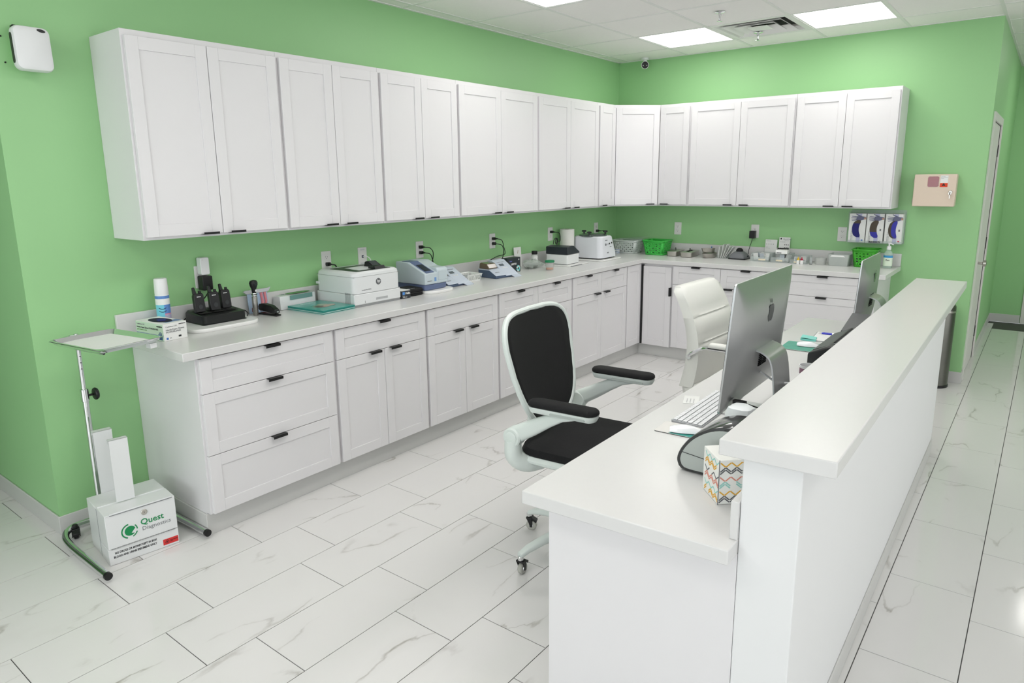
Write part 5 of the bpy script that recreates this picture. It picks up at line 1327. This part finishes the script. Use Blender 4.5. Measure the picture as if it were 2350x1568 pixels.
# ================================================================== DESK THINGS
M_SCRN = mat('black_glass', (12, 13, 15), .06, coat=.3)
def imac(label, x0, x1, yb, zb, zt, tilt, foot_y, name='desktop_computer'):
    """all-in-one computer: back towards -y; x0..x1 width, bottom and top of the screen housing"""
    w = x1-x0; h = zt-zb; cx = (x0+x1)/2
    t = thing(name, label, 'computer', (cx, yb, ZDESK+.0006), TH, 'all-in-one computers on the desk')
    M = Matrix.Translation((0, 0, zb-ZDESK)) @ Matrix.Rotation(math.radians(tilt), 4, 'X')
    # housing: thin edge, bulging back
    R_ = []
    for dep, s, r in ((.006, 0, .012), (0, 0, .012), (-.001, .003, .012), (-.012, .035, .03), (-.022, .08, .05), (-.0258, .12, .05), (-.0278, .24, .02)):
        sx_ = min(s, w*.45); sz = min(s, h*.45)
        R_.append([(x, dep, z) for x, z in rrect(-w/2+sx_, sz, w/2-sx_, h-sz, min(r, h/2-sz-.001), 5)])
    hs = MB(M).loft(R_).build('housing', M_ALU, t, sharp=25)
    MB(M).prism(rrect(-w/2+.002, h*.165, w/2-.002, h-.002, .01), .0062, .0078, 'y').build('screen_glass', M_SCRN, t)
    MB(M).box(-w/2+.001, .0061, .004, w/2-.001, .0072, h*.162).build('chin', M_ALU, t)
    # logo: apple outline with a bite, and a leaf
    lg = MB(M @ Matrix.Translation((.02, -.0270, h*.695)) @ Matrix.Diagonal((-h*.08, 1, h*.08, 1)))
    ap = [(0, .62), (.22, .74), (.5, .74), (.76, .55), (.60, .34), (.54, .08), (.66, -.2), (.86, -.36), (.72, -.72), (.5, -.98), (.3, -1.02), (.08, -.93), (0, -.92), (-.08, -.93), (-.3, -1.02), (-.5, -.98), (-.74, -.66), (-.88, -.24), (-.9, .16), (-.74, .55), (-.5, .74), (-.22, .74)]
    lg.prism(ap, -.0006, .0006, 'y').build('logo', mat('dark_mirror_grey', (60, 66, 66), .15, metal=.6), hs)
    lf = MB(M @ Matrix.Translation((.02, -.0270, h*.695)) @ Matrix.Diagonal((-h*.08, 1, h*.08, 1)))
    lf.prism([(-.02, .86), (.12, .92), (.32, 1.12), (.36, 1.4), (.2, 1.32), (.02, 1.1)], -.0006, .0006, 'y').build('logo_leaf', MATS['dark_mirror_grey'], hs)
    vg = MB(M)
    for k in range(9):
        for s in (-1, 1): vg.box(s*.025-.02, -.0284, h*.26+.008*k, s*.025+.02, -.0262, h*.26+.008*k+.004)
    vg.build('vent_slots', M_DARK, hs)
    # L-shaped foot of folded sheet
    hw = .095 if w > .6 else .08
    z1 = zb-ZDESK+h*.42; yh = -.034-math.sin(math.radians(tilt))*h*.42*0
    sec = spline([(0, -.024, z1), (0, -.075, z1-.018), (0, -.10, z1-.06), (0, -.118, .06), (0, -.122, .018), (0, -.105, .004), (0, -.05, .003), (0, .07, .003)], 6)
    b = MB(); R_ = []
    for k, p in enumerate(sec):
        tt_ = (sec[min(k+1, len(sec)-1)]-sec[max(k-1, 0)]).normalized(); nn_ = Vector((0, -tt_.z, tt_.y))*.0027
        R_.append([(-hw, p.y+nn_.y, p.z+nn_.z), (hw, p.y+nn_.y, p.z+nn_.z), (hw, p.y-nn_.y, p.z-nn_.z), (-hw, p.y-nn_.y, p.z-nn_.z)])
    b.loft(R_).build('stand', M_ALU, t)
    return t
im1 = imac('large silver all-in-one computer seen from behind, on the near desk', -4.205, -3.563, -2.752, .848, 1.302, 4.5, -2.8)
MB().tube(spline([(.0, -.032, .16), (.02, -.09, .125), (.05, -.15, .118), (.12, -.2, .05), (.2, -.2, .006)], 6), .004, 8).build('power_cable', M_WHITEP, im1)
MB().box(-.245, -.062, .098, -.225, -.018, .112).tube([(-.235, -.06, .104), (-.20, -.10, .085), (-.16, -.14, .03)], .003, 6).build('usb_plug', M_BLACK, im1, bevel=.002)
imac('smaller silver all-in-one computer at the far end of the desk', -2.375, -1.85, -2.79, .826, 1.2, 3, -2.8)
imx = [o for o in COL.objects if o.name.startswith('desktop_computer')][-1]
MB().lathe([(.014, 0), (.014, .11)], (.0, -.075, .105), 16, axis='x').build('hinge_barrel', M_CHROME, imx)

# keyboard
M_KEY = mat('white_key', (236, 237, 240), .4)
t = thing('keyboard', 'white and silver keyboard lying under the large computer screen', 'keyboard', (-4.165, -2.682, ZDESK+.0006), TH)
MB().prism([(0, 0), (.116, 0), (.116, .009), (0, .0045)], 0, .425, 'x').build('tray', mat('keyboard_silver', (190, 192, 196), .35, metal=.5), t, bevel=.001)
for r_ in range(6):
    y0 = .0035+.0185*r_; n_ = 22 if r_ else 18; x = .004
    for k in range(n_):
        kw = .0172 if r_ or k not in (4,) else .09
        if x+kw > .423: break
        MB().box(x, y0, .0062+.0007*r_, x+kw, y0+.0155, .0086+.0007*r_).build('key', M_KEY, t)
        x += kw+.0019
# mouse pads and mice
def mouse(label, loc, rotz, dark=False):
    t = thing('computer_mouse', label, 'mouse', loc, rotz, 'computer mice')
    R_ = []
    for k in range(9):
        v = k/8; x = -.056+.112*v; hgt = .007+.0145*math.sin(PI*min(1, .08+v*.95))**.8; w = .018+.0105*math.sin(PI*(.12+.76*v))
        R_.append([(x, w*math.cos(a), max(.003, hgt*math.sin(a)+.003)) for a in [math.radians(180*j/8) for j in range(9)]])
    MB().loft(R_).build('shell', mat('glossy_white', (240, 241, 244), .12, coat=.4), t)
    MB().loft([[(x*.98, y*.96, z) for x, y in rrect(-.055, -.026, .055, .026, .018, 4)] for z in (.0, .0035)]).build('base', mat('mouse_silver', (120, 124, 126), .4, metal=.5), t)
    return t
def pad(label, loc, rotz, w, d, m2, name):
    t = thing('mouse_pad', label, 'mouse pad', loc, rotz, 'mouse pads')
    MB().prism(rrect(-w/2, -d/2, w/2, d/2, .008, 4), 0, .0016).build('rubber', M_BLACK, t)
    MB().prism(rrect(-w/2+.0005, -d/2+.0005, w/2-.0005, d/2-.0005, .008, 4), .0016, .0026).build('surface', mat('pad_white', (226, 224, 220), .6), t)
    return t
t = pad('white and teal mouse pad under the white mouse at the near keyboard', (-4.225, -2.70, ZDESK+.0006), math.radians(3), .11, .295, None, '')
MB().prism([(-.054, -.146), (.054, -.146), (.054, -.02), (-.054, .095)], .0026, .0030).build('teal_print', M_TEAL, t)
mouse('white mouse on the mouse pad by the near keyboard', (-4.238, -2.655, ZDESK+.0036), math.radians(-68))
t = pad('teal patterned mouse pad at the far workstation', (-2.72, -2.62, ZDESK+.0006), math.radians(2), .2, .17, None, '')
MB().prism(rrect(-.098, -.083, .098, .083, .008, 4), .0026, .0030).build('teal_print', mat('teal_pattern', (84, 160, 140), .6, noise=.25, nscale=25), t)
mouse('white mouse on the teal pad at the far workstation', (-2.70, -2.655, ZDESK+.0040), math.radians(-80))
t = tag(MB().box(-.05, -.03, 0, .05, .03, .0008).build('paper_slip', M_PAPER, None, loc=(-3.885, -2.522, ZDESK+.0006), rotz=.35), 'printed paper slip on the desk edge beside the keyboard', 'paper')
for k in range(3): text('1224 W. 9th St  No 55', .0058, frame((-.042, .014-.013*k, .0009), (1, 0, 0), (0, 1, 0)), mat('faint_ink', (165, 166, 172), .6), t, extrude=.0001)
# label printer: teardrop side profile
t = thing('label_printer', 'grey label printer with glossy black teardrop rim beside the tissue box', 'label printer', (-4.478, -2.862, ZDESK+.0006), 0)
prof = spline([(0, .100, .012), (0, .106, .035), (0, .094, .07), (0, .062, .112), (0, .012, .148), (0, -.04, .165), (0, -.085, .160), (0, -.10, .12), (0, -.10, .03), (0, -.09, .006), (0, .0, .002), (0, .08, .002), (0, .100, .012)], 4)[:-1]
cy = sum(p.y for p in prof)/len(prof); cz_ = sum(p.z for p in prof)/len(prof)
def pf(sc, x): return [(x, cy+(p.y-cy)*sc, cz_+(p.z-cz_)*sc) for p in prof]
M_LPG = mat('cool_grey_plastic', (172, 178, 174), .4)
MB().loft([pf(.97, -.066), pf(1, -.060), pf(1, .060), pf(.97, .066)]).build('rim', mat('gloss_black', (26, 29, 30), .14, coat=.6), t)
for s in (-1, 1): MB().loft([pf(.86, s*.064), pf(.86, s*.0695), pf(.80, s*.0705)] if s > 0 else [pf(.80, -.0705), pf(.86, -.0695), pf(.86, -.064)]).build('side_panel', M_LPG, t)
MB().tube([(-.0712, .085, .062), (-.0712, .02, .055), (-.0712, -.09, .042)], .0009, 6).build('side_seam', M_DARK, t)
# tissue box
t = thing('tissue_box', 'cube tissue box with multicoloured zigzag print at the desk end', 'tissue box', (-4.700, -2.948, ZDESK+.0006), math.radians(-46))
s_ = .108; hh = .128
MB().box(0, 0, 0, s_, s_, hh).build('carton', mat('tissue_white', (238, 238, 234), .55), t, bevel=.002)
zc = [mat('zig_coral', (214, 140, 124), .5), mat('zig_aqua', (150, 206, 198), .5), mat('zig_mustard', (222, 168, 54), .5), mat('zig_grey', (98, 100, 104), .5), MATS['zig_coral'] if 'zig_coral' in MATS else None]
zz = MB()
for face in range(2):
    rz = random.Random(5+face)
    for row in range(6):
        z = .006+.0205*row; m = [3, 2, 1, 0, 3, 2, 1, 0][row+face]
        pts = [(.002+.0155*k, z+(.0115 if (k+row) % 2 else 0)) for k in range(8)]
        for k in range(7):
            a, b_ = pts[k], pts[k+1]
            if rz.random() < .1 or b_[0] > s_-.001: continue
            for off in ((0,) if row % 2 else (0, .0065)):
                A = (a[0]+.0012, a[1]+off); B = (b_[0]-.0004, b_[1]+off)
                if max(A[1], B[1])+.003 > hh: continue
                dx, dz = B[0]-A[0], B[1]-A[1]; L_ = math.hypot(dx, dz); nx_, nz_ = -dz/L_*.0017, dx/L_*.0017
                P4 = [(A[0]-nx_, A[1]-nz_), (B[0]-nx_, B[1]-nz_), (B[0]+nx_, B[1]+nz_), (A[0]+nx_, A[1]+nz_)]
                zz.prism(P4, -.0006, .0, 'y' if face == 0 else 'x', m)
zz.build('zigzag_print', zc[:4], t)
MB().box(-.0008, -.0008, 0, .001, .001, hh).build('corner_edge', M_GINK, t)
op = MB(); op.loft([ellipse_ring((s_/2, s_/2, hh+.0002), .035, .022, (1, 0, 0), (0, 1, 0)), ellipse_ring((s_/2, s_/2, hh+.001), .035, .022, (1, 0, 0), (0, 1, 0))]); op.build('opening', M_PAPER, t)
# white plastic bag of wipes
t = thing('white_bag', 'folded white plastic bag standing behind the label printer', 'bag', (-4.285, -2.858, ZDESK+.0006), .1)
R_ = []
for z, a, b_, sh in ((0, .04, .044, 0), (.02, .042, .047, .002), (.08, .042, .048, -.002), (.125, .040, .046, .003), (.146, .034, .040, -.002), (.154, .02, .024, 0)):
    R_.append([(a*math.cos(q)*(1+.07*math.sin(5*q+z*60))+sh, b_*math.sin(q)*(1+.12*math.sin(4*q-z*50)), z) for q in [2*PI*k/20 for k in range(20)]])
MB().loft(R_).build('film', mat('white_film', (236, 240, 242), .3, bump=.3, nscale=20), t, sharp=30)
# telephone handset and base behind the computer
t = thing('desk_phone', 'grey and black desk phone half hidden behind the near computer foot', 'phone', (-3.55, -2.945, ZDESK+.0006), TH)
MB().prism([(-.062, 0), (.062, 0), (.062, .02), (-.062, .055)], -.09, .09, 'x').build('base', M_BLACK, t, bevel=.004)
MB().tube(spline([(-.065, -.05, .062), (-.065, -.04, .075), (-.065, 0, .078), (-.065, .035, .068), (-.065, .045, .05)], 5), [.02, .02, .018, .016, .015, .014, .014, .014, .014, .014, .014, .014, .014, .015, .016, .017, .018, .019, .02, .02, .02], 12).build('handset', mat('phone_grey', (120, 122, 122), .4), t)
# cup, scanner, pads, pen
t = thing('paper_cup', 'white cup with plum inside beside the black scanner', 'cup', (-3.405, -2.835, ZDESK+.0006))
MB().lathe([(.001, 0), (.028, 0), (.036, .085), (.037, .087), (.0345, .087), (.0345, .084), (.027, .004), (.001, .004)], seg=28).build('cup', M_WHITEP, t)
MB().lathe([(.0348, .05), (.0352, .082), (.0346, .082), (.0342, .05)], seg=28).build('lining', mat('plum_lining', (130, 92, 112), .5), t)
t = thing('black_scanner', 'black document scanner with raised paper tray behind the bar top', 'scanner', (-3.0, -2.895, ZDESK+.0006), TH)
MB().prism([(-.11, 0), (.11, 0), (.11, .10), (.02, .145), (-.075, .13), (-.11, .08)], -.25, .22, 'x').build('body', mat('scanner_black', (30, 32, 33), .35), t, bevel=.008)
MB().prism([(-.07, .132), (.015, .1465), (.10, .108), (.095, .104), (.015, .142), (-.065, .128)], -.2, .2, 'x').build('feed_flap', mat('scanner_grey', (70, 72, 74), .35), t, bevel=.001)
MB().box(-.18, .012, .1450, .18, .02, .1475).build('feed_slot', M_DARK, t)
MB().loft([[(.20, -.07, .12), (.20, .07, .12), (.20, .07, .126), (.20, -.07, .126)], [(.42, -.075, .175), (.42, .065, .175), (.42, .065, .181), (.42, -.075, .181)]]).build('paper_tray', mat('tray_black', (46, 48, 52), .4), t, bevel=.002)
t = thing('sticky_pad', 'teal sticky note pad on the far workstation', 'note pad', (-2.525, -2.61, ZDESK+.0006), .15)
MB().loft([[(-.038, -.038, 0), (.038, -.038, 0), (.038, .038, 0), (-.038, .038, 0)], [(-.036, -.038, .009), (.038, -.037, .009), (.037, .038, .009), (-.037, .039, .009)]]).build('pad', mat('aqua_notes', (120, 208, 196), .7), t)
MB().add([(-.036, -.038, .0095), (.038, -.037, .0095), (.036, .036, .018), (-.038, .037, .016)], [(0, 1, 2, 3)]).build('top_note', mat('aqua_note_top', (140, 216, 206), .7), t)
t = thing('clipboard', 'pale sheet on a board under the blue pen', 'paper', (-2.42, -2.70, ZDESK+.0006), .1)
MB().box(-.12, -.05, 0, .12, .09, .003).build('board', glassy('clear_board', (225, 230, 230), .5), t); MB().box(-.115, -.045, .003, .115, .085, .004).build('sheet', M_PAPER, t)
t = thing('ballpoint_pen', 'blue ballpoint pen lying beside the black scanner', 'pen', (-2.36, -2.695, ZDESK+.0096), math.radians(-86))
MB().lathe([(.0035, -.06), (.006, -.05), (.0065, -.005)], seg=12, axis='x').lathe([(.0065, .005), (.006, .05), (.003, .058)], seg=12, axis='x').build('barrel', mat('cobalt_plastic', (50, 56, 190), .25), t)
MB().lathe([(.0067, -.005), (.0067, .005)], seg=12, axis='x').lathe([(.001, -.082), (.0032, -.062), (.0032, -.06)], seg=10, axis='x').build('metal_trim', M_CHROME, t)

# ================================================================== FLOOR THINGS ON THE LEFT AND RIGHT
# instrument stand with tray
t = thing('instrument_stand', 'chrome instrument stand with a square steel tray beside the counter end', 'medical stand', (-5.185, -.07, 0))
o = Vector((-5.185, -.07, 0))
def L(x, y, z): return (x-o.x, y-o.y, z)
r = .0155
left = [(-5.385, -.62, .03), (-5.383, -.45, .03), (-5.38, -.22, .032), (-5.365, -.12, .042), (-5.32, -.075, .05), (-5.25, -.068, .05), (-5.185, -.068, .05)]
right = [(-4.94, -.61, .03), (-4.945, -.40, .03), (-4.952, -.2, .032), (-4.965, -.12, .042), (-5.0, -.075, .05), (-5.06, -.068, .05), (-5.185, -.068, .05)]
for P in (left, right):
    lg_ = MB().tube(spline([L(*p) for p in P], 6), r, 14).build('base_leg', M_CHROME, t)
    d_ = (Vector(P[0])-Vector(P[1])).normalized(); e_ = Vector(L(*P[0]))
    MB().tube([e_-d_*.012, e_+d_*.004], r+.0014, 14).build('rubber_cap', M_BLACK, lg_)
for x in (-5.315, -5.0):
    MB().lathe([(.012, .0), (.012, .012)], L(x, -.085, .012), 12).build('caster_socket', M_STEEL, t)
    caster(t, Vector(L(x, -.10, 0)), 1.3, False, .0165)
MB().lathe([(.0145, .045), (.0145, .64), (.018, .642), (.018, .70), (.0145, .702)], L(-5.185, -.068, 0), 16).build('outer_post', M_CHROME, t)
MB().lathe([(.0105, .6), (.0105, .968)], L(-5.185, -.068, 0), 14).build('inner_post', M_CHROME, t)
for z in (.80, .83, .86): MB().lathe([(.0028, -.0103), (.0028, -.0112)], L(-5.185, -.068, z), 8, axis='y').build('adjust_hole', M_DARK, t)
kn = MB().lathe([(.006, .014), (.006, .034)], L(-5.185, -.075, .668), 8, axis='x').lathe([(.012, .034), (.028, .038), (.030, .046), (.026, .054), (.008, .058)], L(-5.185, -.075, .668), 14, axis='x').build('height_knob', M_BLACK, t, bevel=.002)
TC = Vector((-5.195, -.42, .975)); tr = math.radians(8.5)
MT = Matrix.Translation(Vector(L(*TC))) @ Matrix.Rotation(tr, 4, 'Z')
hw, hd = .142, .188
fr_ = MB(MT)
fr_.tube(spline([(0.04, .36, -.016), (.1, .28, -.013), (.105, .1, -.013), (.105, -.13, -.013)], 5), .006, 8)
fr_.tube(spline([(0.04, .36, -.016), (-.06, .28, -.013), (-.09, .1, -.013), (-.09, -.13, -.013)], 5), .006, 8)
fr_.build('tray_frame', M_CHROME, t)
MB(MT).box(.095, -.16, -.030, .125, -.125, -.008).build('frame_clip', M_WHITEP, t, bevel=.002)
def tring(z, e, rr=.03): return [(x, y, z) for x, y in rrect(-hw+e, -hd+e, hw-e, hd-e, rr, 6)]
tp = MB(MT).loft([tring(.016, -.004), tring(.019, 0), tring(.019, .004), tring(.0, .018), tring(-.001, .03, .02), tring(-.003, .03, .02), tring(-.002, .014), tring(.015, -.001), tring(.016, -.004)], cap=False)
tp.add(tring(-.0008, .03, .02), [tuple(range(28))]).add(tring(-.0032, .03, .02), [tuple(range(28))[::-1]])
tray = tp.build('tray', M_CHROME, t)
ps = MB(MT @ Matrix.Rotation(math.radians(2), 4, 'Z'))
ps.prism([(-.118, -.16), (.118, -.163), (.12, .155), (-.02, .172), (-.116, .16)], .001, .0022)
tp_ = tag(ps.build('paper_sheet', M_PAPER), 'white paper sheet lying in the steel tray of the stand', 'paper')
tp_.location = o

# specimen lock box
t = thing('specimen_lockbox', 'white metal specimen lockbox with green lettering on the floor', 'lockbox', (-5.327, -.492, .001), math.radians(-7.5))
lw, ldp, lh = .292, .275, .235
M_LB = mat('white_enamel', (226, 228, 228), .28, noise=.005)
MB().box(0, .12, 0, lw, ldp, lh-.003).build('rear_body', M_LB, t, bevel=.003)
MB().box(0, .0, 0, lw, .1185, .075).build('lower_body', M_LB, t, bevel=.002)
lid = MB().box(.001, -.003, .077, lw-.001, .1185, lh).build('front_lid', M_LB, t, bevel=.002)
MB().box(.02, -.006, lh-.002, lw-.012, .002, lh+.004).build('lid_lip', M_LB, lid, bevel=.002)
MB().box(.02, -.0065, lh-.0042, lw-.012, -.0055, lh-.002).build('lip_shadow_gap', M_GINK, lid)
MB().box(.004, .112, lh-.003, lw-.008, .126, lh+.004).build('rear_lip', M_LB, t, bevel=.0015)
MB().box(.004, .1105, lh-.0025, lw-.008, .112, lh-.0005).build('rear_gap', M_GINK, t)
hg = MB()
for k in range(24): hg.box(.012+.0112*k, -.0045, .0738, .012+.0112*k+.0085, -.001, .0782)
hg.build('piano_hinge', mat('hinge_shade_steel', (170, 172, 172), .4, metal=.6), t)
for z0 in (0,): MB().box(-.0006, .119, .002, .0, .1205, lh-.004).build('side_seam', M_GINK, t)
FQ = lambda x, z: frame((x, -.0036, z), (1, 0, 0), (0, 0, 1))
M_QG = mat('brand_green_ink', (16, 136, 78), .45)
lk = MB().lathe([(.013, -.003), (.013, -.006), (.011, -.0075), (.001, -.0075)], (.158, 0, .203), 20, axis='y').build('lock', M_STEEL, lid)
MB().box(.1572, -.0079, .199, .1588, -.0074, .207).build('keyhole', M_DARK, lk)
text('Quest', .039, FQ(.138, .146), M_QG, lid, bold=.0005)
text('Diagnostics', .0265, FQ(.142, .118), M_GINK, lid, bold=-.0001)
# ring logo: disc with a notch and two arcs
lg_ = MB(); cx_, cz2 = .092, .136
lg_.prism([(cx_+p[0]-cx_, p[1]) for p in arc(cx_+.002, cz2, .0225, 20, 318, 26)]+[(cx_+.006, cz2-.012), (cx_+.012, cz2-.005)], -.0042, -.0028, 'y')
def arcband(c0, c1, r0, r1, a0, a1, n=14):
    O = arc(c0, c1, r1, a0, a1, n); I = arc(c0, c1, r0, a0, a1, n)[::-1]; return O+I
lg_.prism(arcband(cx_, cz2, .029, .0345, 95, 250), -.0042, -.0028, 'y'); lg_.prism(arcband(cx_, cz2, .029, .0335, -70, -20, 8), -.0042, -.0028, 'y'); lg_.prism(arcband(cx_, cz2, .029, .0335, 0, 42, 8), -.0042, -.0028, 'y')
lg_.build('logo', M_QG, lid)
FB = lambda x, z: frame((x, -.0004, z), (1, 0, 0), (0, 0, 1))
text('NO DRUGS OR MONEY KEPT IN BOX', .0135, FB(.024, .048), M_INK, t, bold=.0004, sx=.76)
text('BLOOD AND URINE SPECIMENS ONLY', .0135, FB(.018, .030), M_INK, t, bold=.0004, sx=.76)
MB().box(.222, -.0006, .010, .288, 0, .038).build('red_label', mat('red_label', (212, 52, 50), .5), t)
lb = MB()
for a in (90, 210, 330):
    c = (.240+.0045*math.cos(math.radians(a)), .024+.0045*math.sin(math.radians(a))); lb.prism(arcband(c[0], c[1], .003, .0048, 0, 330, 10), -.0010, -.0006, 'y')
lb.build('biohazard_mark', M_INK, t)
text('BIOHAZARD\nRISK', .006, frame((.253, -.0008, .025), (1, 0, 0), (0, 0, 1)), M_INK, t)
# over-door hanger straps
def strap(x0, y, z0, z1, w, hook, name):
    MB().box(x0, y, z0, x0+w, y+.002, z1).box(x0, y, z1-.002, x0+w, y+hook, z1).box(x0, y+hook-.002, z1-.022, x0+w, y+hook, z1).build(name, M_LB, t)
strap(.062, .105+.172, .10, .530, .078, .036, 'rear_strap')
strap(.080, .10, lh+.0045, .532, .076, .028, 'front_strap')

# trash can behind the partition
t = thing('trash_can', 'tall dark steel trash can behind the far end of the partition', 'trash can', (-.155, -2.965, 0))
MB().lathe([(.118, .02), (.118, .64), (.112, .655), (.10, .66), (.001, .662)], seg=36).build('drum', mat('dark_brushed_steel', (104, 104, 98), .32, metal=.85, noise=.08, nscale=30), t)
MB().lathe([(.122, 0), (.122, .018), (.118, .022)], seg=36).build('base_ring', M_BLACK, t)
MB().lathe([(.1195, .60), (.1205, .603), (.1205, .612), (.1195, .615)], seg=36).build('lid_seam', M_STEEL, t)
